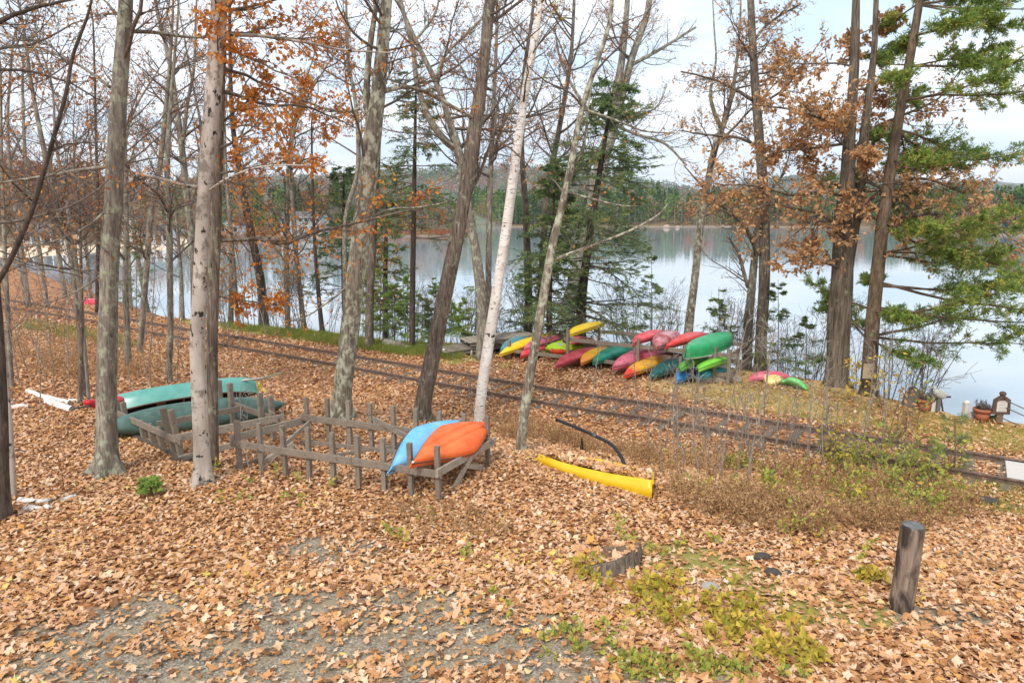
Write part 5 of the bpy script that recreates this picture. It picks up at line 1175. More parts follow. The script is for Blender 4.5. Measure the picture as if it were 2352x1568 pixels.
rock('rock', 'pale grey stone among the leaves below and right of the stump', G(1630, 1352), (.13, .09, .07), 1, ROCKG)
rock('rock', 'dark stone in the leaves at the edge of the dry ferns, left of the bollard', G(1774, 1322), (.12, .09, .08), 2, ROCKD)
rock('rock', 'small dark stone just right of the other dark one', G(1806, 1320), (.08, .06, .05), 3, ROCKD)
rock('rock', 'flat dark stone near the right edge, at the end of the fern patch', G(2262, 1152), (.26, .16, .08), 4, ROCKD)
rock('rock', 'brownish stone in the leaves above the two dark stones', G(1748, 1282), (.14, .1, .06), 5, ROCKD)
def log(label, a, b, r_, mat, name='log', bend=.03, k=12):
    t = thing(name, label, 'log', (a + b) / 2); c = np.array(t.location); rg = np.random.default_rng(int(abs(a[0]) * 97) + 3)
    P = np.linspace(a - c, b - c, 9); P += rg.normal(0, bend * .3, P.shape); P[:, 2] += r_ * .6
    MB().tubes(P[None], np.linspace(r_, r_ * .85, 9)[None] * rg.uniform(.94, 1.06, (1, 9)), k).build('log_bark', mat, t, smooth=True)
    for s_, i, j in ((0, 0, 1), (1, -1, -2)):
        d = P[i] - P[j]; d /= np.linalg.norm(d); m2 = MB().tubes(np.array([[P[i] - d * .004, P[i] + d * .008]]), np.array([[r_ * .93 if s_ == 0 else r_ * .78] * 2]), k, cap=True); m2.build('cut_end', M['wood_pale'], t)
    return t
log('fallen grey log lying on the grassy lake bank, the thicker left piece', G(886, 796), G(926, 803), .22, M['bark_gray']); log('thinner fallen log leaning right of the thick one on the lake bank', G(922, 804), G(972, 798), .12, M['bark_gray'])
log('white birch log lying farthest back at the left', G(66, 902), G(112, 922), .075, M['birch']); log('thick white birch log in front of the others, pointing down right', G(112, 928), G(166, 946), .10, M['birch'])
log('short birch log lying right of the crossed pair', G(160, 924), G(200, 928), .07, M['birch']); log('birch log crossing behind the thick white one', G(110, 916), G(160, 930), .075, M['birch']); log('half hidden birch log near the left edge in the leaves', G(24, 940), G(66, 936), .07, M['birch'])
log('straight birch log, the upper one near the lower left trunks', G(46, 1154), G(118, 1156), .055, M['birch']); log('curved birch log, the lower one near the lower left trunks', G(52, 1172), G(120, 1168), .055, M['birch'], bend=.08); log('thin birch piece lying right of the two lower left logs', G(142, 1152), G(176, 1140), .04, M['birch'])
log('slim dark branch fallen in the leaves left of the stout trunk', G(36, 1036), G(112, 1052), .03, M['bark_dark'], name='fallen_branch')
# notice board on a post, planter, posts and cables at the lake edge on the right
sg = atz(2292, 972, -.02); sg[2] = float(height(sg[0], sg[1])); 
nb = thing('notice_board', 'small brown framed notice board with a pale sheet, on a post by the lake', 'notice board', sg, R(-4))
s_ = px2m(1, sg); hb = (972 - 904) * s_ * 1.02
MB().board((0, 0, -.2), (0, 0, hb * .55), .17, .11, (0, 1, 0)).build('post', wood('brown_post', '#4d3f33', '#78634f', '#96806a'), nb)
brn = wood('brown_frame', '#3f342c', '#5e4d41', '#7c685a'); bw, b0, b1_ = 36 * s_, hb * .36, hb * .82
ol = [(-bw / 2 - .02, b0 - .03), (bw / 2 + .02, b0 - .03), (bw / 2, b1_), (bw * .2, hb * .93), (0, hb * .97), (-bw * .2, hb * .93), (-bw / 2, b1_)]
V = [(x, -.075, z) for x, z in ol] + [(x, -.02, z) for x, z in ol]; n = len(ol)
MB().add(V, [(i, (i + 1) % n, n + (i + 1) % n, n + i) for i in range(n)], [(0, i + 1, i) for i in range(1, n - 1)] + [(n, n + i, n + i + 1) for i in range(1, n - 1)]).build('backboard', brn, nb)
MB().box((0, -.079, (b0 + b1_) / 2 + .01), (bw * .62, .008, (b1_ - b0) * .8)).build('notice_sheet', flat('paper', '#cbc6bd', .7, var=.1), nb)
for zz_ in (.3, .1, -.12, -.3): MB().box((0, -.0845, (b0 + b1_) / 2 + .01 + zz_ * (b1_ - b0)), (bw * .4, .002, .012)).build('grey_line', flat('grey_ink', '#9b958c', .7), nb)
MB().board((-bw * .33, -.09, b1_ - .02), (0, -.09, hb * .95), .03, .05, (0, 0, 1)).build('cap_moulding', brn, nb); MB().board((0, -.09, hb * .95), (bw * .33, -.09, b1_ - .02), .03, .05).build('cap_moulding', brn, nb)
MB().lathe([(.0001, 0), (.06, .0), (.085, .05), (.07, .1), (.0001, .13)], (0, -.045, hb * .95), 10).build('finial', brn, nb, smooth=True)
cabm = flat('grey_rope', '#5b5650', .8)
for k_, (va, vb) in enumerate(((915, 936), (932, 950), (960, 974))):
    t = thing('rope', ['top', 'middle', 'lowest'][k_] + ' of the three dark ropes running right from the notice board', 'rope', sg); a = aty(2302, va, sg[1]); b = aty(2560, vb + 64, sg[1] - 2.2); P = np.array([mix(a, b, q_) - [0, 0, .12 * math.sin(q_ * PI)] for q_ in np.linspace(0, 1, 12)]) - np.array(sg)
    MB().tubes(P[None], np.full((1, 12), .014), 6).build('strand', cabm, t)
def pot(label, c, r_, h_, plant=True):
    t = thing('flower_pot', label, 'flower pot', c); tm = flat('terracotta', '#b0694a', .85, var=.2)
    MB().lathe([(.0001, 0), (r_ * .62, 0), (r_ * .9, h_ * .76), (r_ * .88, h_ * .76)], k=22).build('pot_body', tm, t, smooth=True)
    MB().lathe([(r_ * .86, h_ * .74), (r_ * 1.02, h_ * .74), (r_ * 1.05, h_ * .97), (r_ * .98, h_), (r_ * .88, h_ * .97), (r_ * .84, h_ * .85), (.0001, h_ * .84)], k=22).build('pot_rim', tm, t, smooth=True)
    rg = np.random.default_rng(5); n = 70; st_ = np.stack([rg.normal(0, r_ * .3, n), rg.normal(0, r_ * .3, n), np.full(n, h_ * .85)], 1); D = rg.normal(0, .45, (n, 3)); D[:, 2] = 1
    Pp = branch_batch(st_, D, rg.uniform(.12, .34, n), 4, rg, .2, .0); mb = MB().tubes(Pp, np.full((n, 4), .006), 3); foliage_on(mb, Pp, rg, 4, .06, .02); mb.build('dry_plant', M['twig'], t); return t
c = atz(2254, 967, -.02); c[2] = float(height(c[0], c[1])); pot('terracotta pot with a dry tufted plant beside the notice board', c, px2m(19, c), px2m(30, c))
c = atz(2122, 946, 0); c[2] = float(height(c[0], c[1])); pot('terracotta pot half hidden behind bush leaves next to the grey boulder', c, px2m(15, c), px2m(30, c))
c = atz(2280, 967, -.02); c[2] = float(height(c[0], c[1])); o = rock('canvas_bundle', 'low dark green bundle on the grass between the pot and the notice board', c, (.22, .14, .12), 8, flat('dark_green_canvas', '#3f6a3a', .7)); o['category'] = 'bundle'
c = atz(2234, 960, -.02); c[2] = float(height(c[0], c[1])); rock('rock', 'grey rounded stone left of the terracotta pot at the water edge', c, (.22, .16, .14), 9, ROCKG)
def wpost(label, u, v0, v1, w_):
    c = atz(u, v1, -.05); c[2] = float(height(c[0], c[1])); t = thing('dock_post', label, 'post', c); h_ = (v1 - v0) * px2m(1, c); r_ = px2m(w_, c) / 2
    MB().box((0, 0, h_ / 2 - .1), (r_ * 2, r_ * 2, h_ + .2)).build('shaft', white_pl, t); MB().lathe([(r_ * 1.25, h_), (r_ * 1.25, h_ + .03), (r_ * .9, h_ + .07), (.0001, h_ + .09)], k=16).build('cap', white_pl, t, smooth=True); return t
wpost('short white dock post standing alone left of the potted plant', 2216, 928, 960, 11); wpost('white post behind the grey boulder at the lake edge', 2140, 895, 948, 11)
c = atz(2120, 944, 0); c[2] = float(height(c[0], c[1])) ; c = c + np.array([-.05, .5, -.1]); rock('rock', 'upright grey brown boulder at the lake edge behind the bush', c, (.28, .25, .52), 14, flat('boulder_stone', '#7d766a', .95, var=.35))
c = atz(2152, 946, 0); c[2] = float(height(c[0], c[1])); ob = thing('outboard_motor', 'grey white outboard motor clamped on a stand near the white post', 'outboard motor', c)
mk = flat('motor_cowl', '#b9b7b0', .45)
V = kayak_grid(.46, .26, .26, p=4, q=.5, blunt=.3, rocker=0, sheer=0); o = MB().add(V.reshape(-1, 3), grid_faces(*V.shape[:2])).build('cowling', mk, ob, smooth=True); o.location = (0, 0, .55); o.rotation_euler = (0, R(25), 0)
MB().box((0, 0, .22), (.1, .12, .5)).build('leg', flat('motor_leg', '#6b6b68', .5), ob); MB().board((.05, 0, .42), (.34, 0, .45), .05, .04).build('tiller', black_rub, ob); MB().box((0, 0, -.02), (.12, .3, .06)).build('skid', black_rub, ob)
for dx_ in (-.16, .16): MB().board((dx_ * 1.6, .12, -.05), (dx_ * .4, 0, .4), .04, .04, (0, 1, 0)).build('stand_leg', M['wood_dark'], ob)
yp = 20.35
pn = thing('paper_notice', 'small beige paper notice fixed to the trunk of the white pine', 'notice', aty(1995, 852, yp))
MB().box((0, 0, 0), (.34, .015, .46)).build('sheet', flat('beige_paper', '#b9a78c', .8), pn); MB().box((0, -.012, .2), (.05, .01, .03)).build('staple', alu, pn)
# ------------------------------------------------------------------ far shores
def wat(u, v): return atz(u, v, WATER_Z)
def land(name, label, line, depth, prof, mat, nj=26, rough=1.5, seed=1, attrs=None):
    L = np.array([wat(u, v)[:2] if len(q_) == 2 else q_[:2] for q_ in line for u, v in [q_[:2]]]); n = len(L) * 10; C = catmull(L, n)
    T = np.gradient(C, axis=0); T /= np.linalg.norm(T, axis=1, keepdims=True); Nn = np.stack([-T[:, 1], T[:, 0]], 1)
    if (Nn[:, 1].mean() < 0): Nn = -Nn
    Nn = Nn * .35 + np.array([C[:, 0], C[:, 1]]).T / np.linalg.norm(C, axis=1, keepdims=True) * .65; Nn /= np.linalg.norm(Nn, axis=1, keepdims=True)
    t = np.linspace(0, 1, nj) ** 1.4 * depth; t[0] = -4
    X = C[:, None, 0] + Nn[:, None, 0] * t[None]; Y = C[:, None, 1] + Nn[:, None, 1] * t[None]
    Z = WATER_Z + np.interp(t, prof[0], prof[1])[None] + (fbm(X * .03, Y * .03, seed) - .5) * rough * smooth(2, 40, t)[None]
    Z[:, 0] = WATER_Z - .8
    idx = np.arange(n * nj).reshape(n, nj); q = np.stack([idx[:-1, :-1], idx[:-1, 1:], idx[1:, 1:], idx[1:, :-1]], -1).reshape(-1, 4)
    o = MB().add(np.stack([X, Y, Z], -1).reshape(-1, 3), q[:, ::-1]).build(name, mat, smooth=True); tag(o, label, kind='structure')
    a = o.data.attributes.new('inland', 'FLOAT', 'POINT'); a.data.foreach_set('value', np.broadcast_to(t[None], X.shape).astype(np.float32).ravel())
    return C, Nn, lambda i, d: (C[i] + Nn[i] * d[:, None], WATER_Z + np.interp(d, prof[0], prof[1]))
def shoremat(name, sand, sw):
    m = NT(name, .95); n = m.noise(m.coord(), .35, 6, .65); n2 = m.noise(m.coord(), .05, 4)
    c = m.ramp(n, [(.3, lin('#5c4a3a')), (.5, lin('#80664c')), (.62, lin('#7c7848')), (.78, lin('#967a5a'))])
    f = m.math('DIVIDE', m.math('ADD', m.attr('inland'), m.math('MULTIPLY', n2, 6)), sw)
    c = m.mix(m.ramp(f, [(.5, (1, 1, 1)), (.8, (0, 0, 0))]), c, lin(sand)); m.color(c); return m.m
LEFTL = [(-700, 660), (-350, 615), (-120, 598), (60, 590), (200, 581), (320, 575), (400, 571), (470, 561), (540, 550)]
C1, N1, F1 = land('beach_shore', 'sandy beach and wooded slope across the cove at the left', LEFTL, 160, ([-5, 0, 8, 40, 70, 160], [-.3, .05, .55, 1.1, 3.0, 17]), shoremat('beach_sand', '#d9c3a6', 34), seed=2)
MIDL = [(520, 553), (600, 547), (700, 545), (800, 544), (900, 543), (1000, 541), (1040, 539), (1066, 533), (1076, 522)]
C2, N2, F2 = land('point_shore', 'low wooded point across the cove with a stony edge', MIDL, 130, ([-5, 0, 3, 12, 60, 130], [-.3, .1, 1.0, 1.8, 5, 12]), shoremat('point_ground', '#8a7a68', 6), seed=3)
FARL = [(1150, 521), (1260, 520), (1400, 520), (1560, 520.5), (1760, 521), (1950, 521.5), (2060, 524), (2150, 529), (2250, 536), (2380, 541), (2600, 546)]
C3, N3, F3 = land('far_shore', 'wooded shore across the lake with a pale stony waterline', FARL, 260, ([-5, 0, 3, 15, 80, 260], [-.3, .3, 1.2, 2.0, 7, 20]), shoremat('far_ground', '#8d8278', 5), seed=4)
# distant hills
def hill(name, label, y0, x0, x1, crest, cols, seed, ny=40, nx=360, dep=900, ca=.5):
    xs = np.linspace(x0, x1, nx); ys = np.linspace(0, 1, ny)
    X, T = np.meshgrid(xs, ys); Yw = y0 + T * dep + 60 * (fbm(X * .002, X * 0, seed) - .5)
    cz = np.interp(X, *crest); Z = WATER_Z - 1 + (cz + 1) * np.sin(np.clip(T * 1.12, 0, 1) * PI / 2) ** .85
    Z = Z + (fbm(X * .006, Yw * .006, seed, 5) - .5) * 30 * np.minimum(T * 4, 1) * (cz / 100) + (vnoise(X * .11, Yw * .05, seed + 9) + vnoise(X * .23, Yw * .09, seed + 5)) * 6 * np.minimum(T * 9, 1)
    m = NT('hill_forest', 1.0); v = m.coord(); n = m.noise(v, .006, 6, .62); n2 = m.noise(m.coord((1, 1, 2)), .055, 4, .7)
    c = m.ramp(n, [(.32, lin(cols[0])), (.46, lin(cols[1])), (.56, lin(cols[2])), (.7, lin(cols[3]))])
    c = m.mix(m.ramp(n2, [(.35, (.75, .75, .75)), (.65, (0, 0, 0))]), c, lin('#3c4a38')); m.color(c); m.bump(n2, 1.0, 8)
    idx = np.arange(ny * nx).reshape(ny, nx); q = np.stack([idx[:-1, :-1], idx[:-1, 1:], idx[1:, 1:], idx[1:, :-1]], -1).reshape(-1, 4)
    return tag(MB().add(np.stack([X, Yw, Z], -1).reshape(-1, 3), q).build(name, m.m, smooth=True), label, kind='structure')
def hx(u, y): return (u - 1176) / FPX * y * 1.0
def hz(v, y): return CAMZ + (500 - v) / FPX * y * 1.016
GRN = ['#3f5a3a', '#5a7348', '#8a7258', '#7d6a5c']; BLU = ['#4a6150', '#5b7258', '#7a7262', '#6f6a66']
y = 2500; hill('hill', 'rounded green brown hill directly across the lake', 1850, hx(500, y), hx(1900, y), ([hx(a, y) for a in (500, 800, 1000, 1120, 1250, 1400, 1600, 1900)], [hz(b, y) for b in (436, 424, 410, 402, 408, 428, 462, 496)]), GRN, 5, dep=700)
y = 3300; hill('hill', 'broad wooded hump behind the far shore, right of centre', 2500, hx(1350, y), hx(2560, y), ([hx(a, y) for a in (1350, 1600, 1740, 1840, 1930, 2050, 2200, 2400, 2560)], [hz(b, y) for b in (480, 452, 424, 414, 418, 436, 446, 440, 444)]), BLU, 6, dep=900)
y = 5200; hill('hill', 'long faint blue ridge on the horizon at the right', 4400, hx(400, y), hx(2900, y), ([hx(a, y) for a in (400, 900, 1500, 2000, 2180, 2260, 2352, 2600, 2900)], [hz(b, y) for b in (440, 436, 450, 440, 428, 425, 430, 436, 440)]), BLU, 8, dep=900)
# forest on those shores
FM = NT('far_forest', .95); f_ = FM.attr('tint')
FM.color(FM.ramp(f_, [(0, lin('#34502f')), (.18, lin('#4a6a38')), (.34, lin('#7d8f45')), (.42, lin('#8d857a')), (.58, lin('#a0958a')), (.66, lin('#8f5f45')), (.84, lin('#b06a3c')), (.93, lin('#9a4636')), (1, lin('#c08a4a'))]))
def tree_t(kind, rg, big):
    """one template: unit height kites"""
    n = (260 if big else 120)
    if kind == 'con':
        z = rg.uniform(.12, 1, n) ** .9; r_ = .17 * (1.02 - z) ** .8 * rg.uniform(.3, 1.05, n); a = rg.uniform(0, 6.28, n)
        P = np.stack([r_ * np.cos(a), r_ * np.sin(a), z], 1); D = np.stack([np.cos(a), np.sin(a), rg.normal(-.25, .3, n)], 1); return P, D, .075 if big else .1, .035 if big else .05
    if kind == 'bare':
        z = rg.uniform(.25, 1, n); r_ = .22 * np.sin(np.clip((z - .15) / .85, 0, 1) * PI) ** .7 * rg.uniform(.1, 1, n); a = rg.uniform(0, 6.28, n)
        P = np.stack([r_ * np.cos(a), r_ * np.sin(a), z], 1); D = np.stack([np.cos(a) * .5, np.sin(a) * .5, rg.uniform(.3, 1, n)], 1); return P, D, .13, .010
    z = .34 + .62 * rg.uniform(0, 1, n); r_ = .24 * np.sqrt(np.clip(1 - ((z - .62) / .42) ** 2, 0, 1)) * rg.uniform(.2, 1, n) ** .6; a = rg.uniform(0, 6.28, n)
    P = np.stack([r_ * np.cos(a), r_ * np.sin(a), z], 1); D = rg.normal(0, 1, (n, 3)); return P, D, .06 if big else .085, .045 if big else .06
def forest(name, label, F, Cn, n, irange, d0, d1, hgt, mixp, seed, big):
    rg = np.random.default_rng(seed); mb = MB()
    tm = {k: [tree_t(k, rg, big) for _ in range(4)] for k in ('con', 'bare', 'leaf')}
    i = rg.integers(int(irange[0] * len(Cn)), int(irange[1] * len(Cn)) - 1, n); d = d0 + (d1 - d0) * rg.uniform(0, 1, n) ** 1.3
    xy, z = F(i, d)
    skip = ((655, 752, 216), (515, 560, 209), (60, 400, 170))
    for k in range(n):
        uu = 1176 + FPX * xy[k, 0] / (xy[k, 1] * math.cos(PITCH) + 1)
        if any(a < uu < b and xy[k, 1] < c for a, b, c in skip): continue
        clump = vnoise(xy[k, 0] * .03, xy[k, 1] * .03, seed); r_ = np.clip(rg.uniform() * .55 + clump * .6 - .06, 0, 1)
        kd = 'con' if r_ < mixp[0] else ('bare' if r_ < mixp[1] else 'leaf')
        P, D, L, W = tm[kd][rg.integers(4)]; h_ = rg.uniform(*hgt) * (1.1 if kd == 'con' else .88)
        P = P * h_ * np.array([1, 1, 1]) + [xy[k, 0], xy[k, 1], z[k] - .3]
        tn = {'con': rg.uniform(0, .34), 'bare': rg.uniform(.44, .6), 'leaf': rg.uniform(.66, 1)}[kd]
        mb.kites(P, D, L * h_, W * h_, np.clip(tn + rg.normal(0, .035, len(P)), 0, 1), rg, .3)
        r0 = h_ * (.012 if kd != 'con' else .014)
        mb.tubes(np.array([[(xy[k, 0], xy[k, 1], z[k] - .5), (xy[k, 0] + rg.normal(0, .1), xy[k, 1], z[k] + h_ * .75)]]), np.array([[r0, r0 * .3]]), 4, tint=.5)
    return tag(mb.build(name, FM.m), label, kind='stuff')
forest('far_woods', 'mixed rust and grey woods behind the beach at the left', F1, C1, 330, (.1, 1), 64, 150, (9, 16), (.22, .55), 11, True)
forest('far_woods', 'mixed green and bare woods on the low point across the cove', F2, C2, 330, (0, 1), 3, 100, (8, 17), (.5, .78), 12, True)
forest('far_woods', 'dark green and rust woods along the far shore of the lake', F3, C3, 900, (0, .62), 2, 130, (11, 22), (.62, .8), 13, False)
forest('far_woods', 'bluish mixed woods along the far shore at the right', F3, C3, 420, (.58, 1), 2, 140, (9, 17), (.5, .72), 14, False)
def hill_woods(name, label, o, n, h, seed, mixp):
    rg = np.random.default_rng(seed); V = np.zeros(len(o.data.vertices) * 3, np.float32); o.data.vertices.foreach_get('co', V); V = V.reshape(40, 360, 3)[2:30].reshape(-1, 3)
    P = V[rg.integers(0, len(V), n)] + rg.normal(0, 9, (n, 3)) * [1, .6, 0]; cl = fbm(P[:, 0] * .004, P[:, 1] * .004, seed)
    m = 18; r_ = rg.uniform(0, 1, n) * .5 + cl; con = r_ < mixp; H = h * rg.uniform(.7, 1.25, n)
    Q = np.repeat(P, m, 0); z = rg.uniform(.1, 1, n * m); w_ = np.where(np.repeat(con, m), .2 * (1.02 - z), .26 * np.sqrt(np.clip(1 - (2 * z - 1.1) ** 2, .02, 1))); a = rg.uniform(0, 6.28, n * m); Hm = np.repeat(H, m)
    Q = Q + np.stack([w_ * np.cos(a) * Hm, w_ * np.sin(a) * Hm, z * Hm], 1); D = np.stack([np.cos(a), np.sin(a), rg.normal(0, .5, n * m)], 1)
    tn = np.where(con, rg.uniform(0, .34, n), np.where(rg.uniform(0, 1, n) < .6, rg.uniform(.44, .62, n), rg.uniform(.66, 1, n)))
    mb = MB(); mb.kites(Q, D, Hm * .22, Hm * .16, np.clip(np.repeat(tn, m) + rg.normal(0, .03, n * m), 0, 1), rg); return tag(mb.build(name, FM.m), label, kind='stuff')
hills = [o for o in scene.objects if o.name.startswith('hill')]
hill_woods('hill_woods', 'mixed woods covering the rounded hill across the lake', hills[0], 4500, 22, 31, .8)
hill_woods('hill_woods', 'mixed woods covering the broad hump behind the far shore', hills[1], 3500, 26, 32, .8)
rg = np.random.default_rng(20); n = 420; i = rg.integers(0, len(C2), n); xy, z = F2(i, rg.uniform(-.3, 3.5, n)); mb = MB()
for p, zz_ in zip(xy, z):
    k = 22; P = np.array([p[0], p[1], zz_]) + rg.normal(0, 1, (k, 3)) * [.8, .8, .35] + [0, 0, .5]; mb.kites(P, rg.normal(0, 1, (k, 3)) + [0, 0, .8], .5, .2, rg.uniform(.6, .95), rg)
tag(mb.build('shore_brush', FM.m), 'reddish brush along the stony edge of the low point', kind='stuff')
# houses across the water
HW = flat('white_clapboard', '#c9cac8', .7, var=.06); HG = flat('grey_shingle', '#6a6663', .9); GL = flat('window_glass', '#39424a', .15); TR = flat('white_trim', '#e6e5e0', .6, var=.05); BR_ = flat('brown_siding', '#7a6450', .8)
def house(label, c, w_, d_, h_, rz, roof=1.9, wins=4, storeys=1, wall=None, porch=False, gable_front=False, cat='house', roofm=None, name='house'):
    c = np.array(c, float); t = thing(name, label, cat, c, rz); wall = wall or HW
    mb = MB(); x, y = w_ / 2, d_ / 2
    if gable_front:
        V = [(-x, -y, -2), (x, -y, -2), (x, y, -2), (-x, y, -2), (-x, -y, h_), (x, -y, h_), (x, y, h_), (-x, y, h_), (0, -y, h_ + roof), (0, y, h_ + roof)]
        mb.add(V, [(0, 1, 5, 4), (1, 2, 6, 5), (2, 3, 7, 6), (3, 0, 4, 7)], [(4, 5, 8), (6, 7, 9)])
        e = [[(-x - .35, -y - .4, h_ - .2), (0, -y - .4, h_ + roof + .12), (0, y + .4, h_ + roof + .12), (-x - .35, y + .4, h_ - .2)], [(x + .35, -y - .4, h_ - .2), (0, -y - .4, h_ + roof + .12), (0, y + .4, h_ + roof + .12), (x + .35, y + .4, h_ - .2)]]
    else:
        V = [(-x, -y, -2), (x, -y, -2), (x, y, -2), (-x, y, -2), (-x, -y, h_), (x, -y, h_), (x, y, h_), (-x, y, h_), (-x, 0, h_ + roof), (x, 0, h_ + roof)]
        mb.add(V, [(0, 1, 5, 4), (1, 2, 6, 5), (2, 3, 7, 6), (3, 0, 4, 7)], [(5, 6, 9), (7, 4, 8)])
        e = [[(-x - .4, -y - .4, h_ - .15), (x + .4, -y - .4, h_ - .15), (x + .4, 0, h_ + roof + .12), (-x - .4, 0, h_ + roof + .12)], [(-x - .4, y + .4, h_ - .15), (x + .4, y + .4, h_ - .15), (x + .4, 0, h_ + roof + .12), (-x - .4, 0, h_ + roof + .12)]]
    mb.build('wall', wall, t)
    rb_ = MB()
    for q_ in e:
        q_ = np.array(q_); rb_.add(np.vstack([q_, q_ + [0, 0, .16]]), [(0, 1, 2, 3), (7, 6, 5, 4), (0, 4, 5, 1), (1, 5, 6, 2), (2, 6, 7, 3), (3, 7, 4, 0)])
    rb_.build('roof', roofm or HG, t)
    for s_ in range(storeys):
        for k in range(wins):
            wx = -x + w_ * (k + .5) / wins; z0 = .9 + s_ * 2.6; ww = min(1.0, w_ / wins * .55)
            if s_ == 0 and k == wins // 2:
                dr = MB().box((wx, -y - .03, 1.0), (.95, .1, 2.0)).build('door', BR_, t); continue
            fr_ = MB().box((wx, -y - .02, z0 + .65), (ww + .2, .08, 1.5)).build('window', TR, t); MB().box((wx, -y - .07, z0 + .65), (ww, .04, 1.3)).build('pane', GL, fr_)
    if porch:
        MB().box((0, -y - 1.3, .2), (w_ * .8, 2.4, .2)).build('porch_floor', M['wood'], t); MB().box((0, -y - 1.3, 2.5), (w_ * .84, 2.7, .18)).build('porch_roof', roofm or HG, t)
        for k in range(5): MB().box((-w_ * .38 + k * w_ * .19, -y - 2.4, 1.3), (.16, .16, 2.3)).build('porch_post', TR, t)
    MB().box((w_ * .25, .3, h_ + roof), (.7, .7, 1.6)).build('chimney', flat('brick', '#8a5a48', .9), t)
    return t
def hp(u, v, y):
    p = aty(u, v, y); return p
p = hp(128, 562, 142); house('long white lakeside house behind the beach at the far left', p, 9.5, 6, 2.6, R(8), 1.7, 5, porch=True)
p = hp(172, 560, 139); house('small white open porch pavilion at the right end of the long white house', p, 2.6, 3, 2.3, R(8), 1.2, 1, gable_front=True, name='pavilion', cat='pavilion')
p = hp(308, 556, 158); house('tall white gabled house half hidden behind the stout lichened trunk', p, 5, 7, 4.2, R(6), 2.2, 3, 2, gable_front=True)
p = hp(366, 562, 146); house('small white cottage with bluish windows at the right end of the beach', p, 5.4, 5, 2.5, R(10), 1.4, 4, roofm=flat('slate_roof', '#59605f', .9))
p = hp(536, 538, 205); house('white cottage behind the dark crooked trunk across the cove', p, 5.5, 6, 2.8, R(0), 1.6, 3, gable_front=True)
p = hp(702, 536, 212); house('large pale two part house with many tall windows on a stone terrace', p, 12.5, 8, 4.6, R(-4), 1.8, 7, 2, wall=flat('pale_grey_boards', '#a3a19c', .8))
p = hp(1145, 500, 1890); t = house('long white building on the distant shore, left of the birch', p, 32, 16, 14, 0, 6, 8, 4); 
p = hp(2316, 496, 300); house('low grey roofed house among trees on the far right shore', p, 8, 6, 2.2, R(-10), 1.3, 4)
p = hp(2314, 512, 286); house('small blue boathouse below the grey roofed house, far right', p, 3.6, 4, 1.9, R(-10), .9, 2, wall=flat('blue_boards', '#6f9cc0', .7), name='boathouse', cat='boathouse')
# terrace wall and small things on the far side
tw = thing('stone_wall', 'low stone terrace wall below the large pale house across the cove', 'wall', aty(640, 545, 208)); rg = np.random.default_rng(2)
mb = MB(); 
for k in range(60): mb.box((-16 + k * .55 + rg.normal(0, .05), rg.normal(0, .15), .1 + (k % 2) * .32), (.56, .5, .4), rg.normal(0, .1))
mb.build('stones', flat('terrace_stone', '#a08d7c', .95, var=.35), tw)
rk_ = hp(1534, 523, 470); 
for k, (u, lb) in enumerate(((1531, 'pale boulder in the water off the far shore, the bigger left one'), (1556, 'smaller pale boulder off the far shore, to the right'))):
    c = wat(u, 523.5); rock('rock', lb, c, (2.2 - k * .9, 1.8, 1.5 - k * .5), 40 + k, flat('pale_boulder', '#b09a8c', .9))
# haze
hzm = bpy.data.materials.new('air_haze'); hzm.use_nodes = True; ht = hzm.node_tree; ht.nodes.clear()
ho = ht.nodes.new('ShaderNodeOutputMaterial'); pv = ht.nodes.new('ShaderNodeVolumePrincipled'); pv.inputs['Color'].default_value = (.86, .92, 1.0, 1); pv.inputs['Density'].default_value = 0.00011; pv.inputs['Anisotropy'].default_value = .3
ht.links.new(pv.outputs[0], ho.inputs['Volume'])

V = np.array([(-7200, -120, -4), (7200, -120, -4), (7200, 7000, -4), (-7200, 7000, -4), (-7200, -120, 420), (7200, -120, 420), (7200, 7000, 420), (-7200, 7000, 420)], float)
hzo = MB().add(V, [(0, 3, 2, 1), (4, 5, 6, 7), (0, 1, 5, 4), (1, 2, 6, 5), (2, 3, 7, 6), (3, 0, 4, 7)]).build('haze', hzm); tag(hzo, 'thin bluish autumn haze over the lake', kind='stuff')
# ------------------------------------------------------------------ saplings, shrubs, ferns, grass
def stem_plant(name, label, cat, h, n_st, rg, leaf=None, per=0, keep=.4, ls=(.06, .035), sp=.05, nb=5, bark='twig', r_=.007, lean=.12, group=None, tone=None, bl=(.15, .4), z_lo=.25):
    t = thing(name, label, cat, (0, 0, 0), 0, group)
    st = np.stack([rg.normal(0, sp, n_st), rg.normal(0, sp, n_st), np.full(n_st, -.06)], 1); D = np.stack([rg.normal(0, lean, n_st), rg.normal(0, lean, n_st), np.ones(n_st)], 1)
    ln = h * rg.uniform(.75, 1.05, n_st); B = branch_batch(st, D, ln, 10, rg, .045, .03); r0 = np.full(n_st, r_)
    MB().tubes(B, r0[:, None] * taper(10, .35), 6).build('stem', M[bark], t)
    B2, l2, r2 = kids(B, ln, r0, nb, rg, 6, (z_lo, .98), bl, (25, 60), .55, .12, .06); cr = MB().tubes(B2, np.clip(r2, .003, .01)[:, None] * taper(6, .4), 4)
    B3, l3, r3 = kids(B2, l2, r2, 3, rg, 4, (.2, 1), (.3, .6), (25, 60), .6, .15, .05); cr.tubes(B3, np.full((len(B3), 4), .0045), 3); cr.build('crown', M[bark], t)
    if leaf:
        fo = MB(); foliage_on(fo, B3, rg, per, *ls, keep=keep, tone=tone, droop=.3); foliage_on(fo, B2, rg, per, *ls, keep=keep, tone=tone, droop=.3)
        if fo.n: fo.build('foliage', M[leaf], t)
    return t
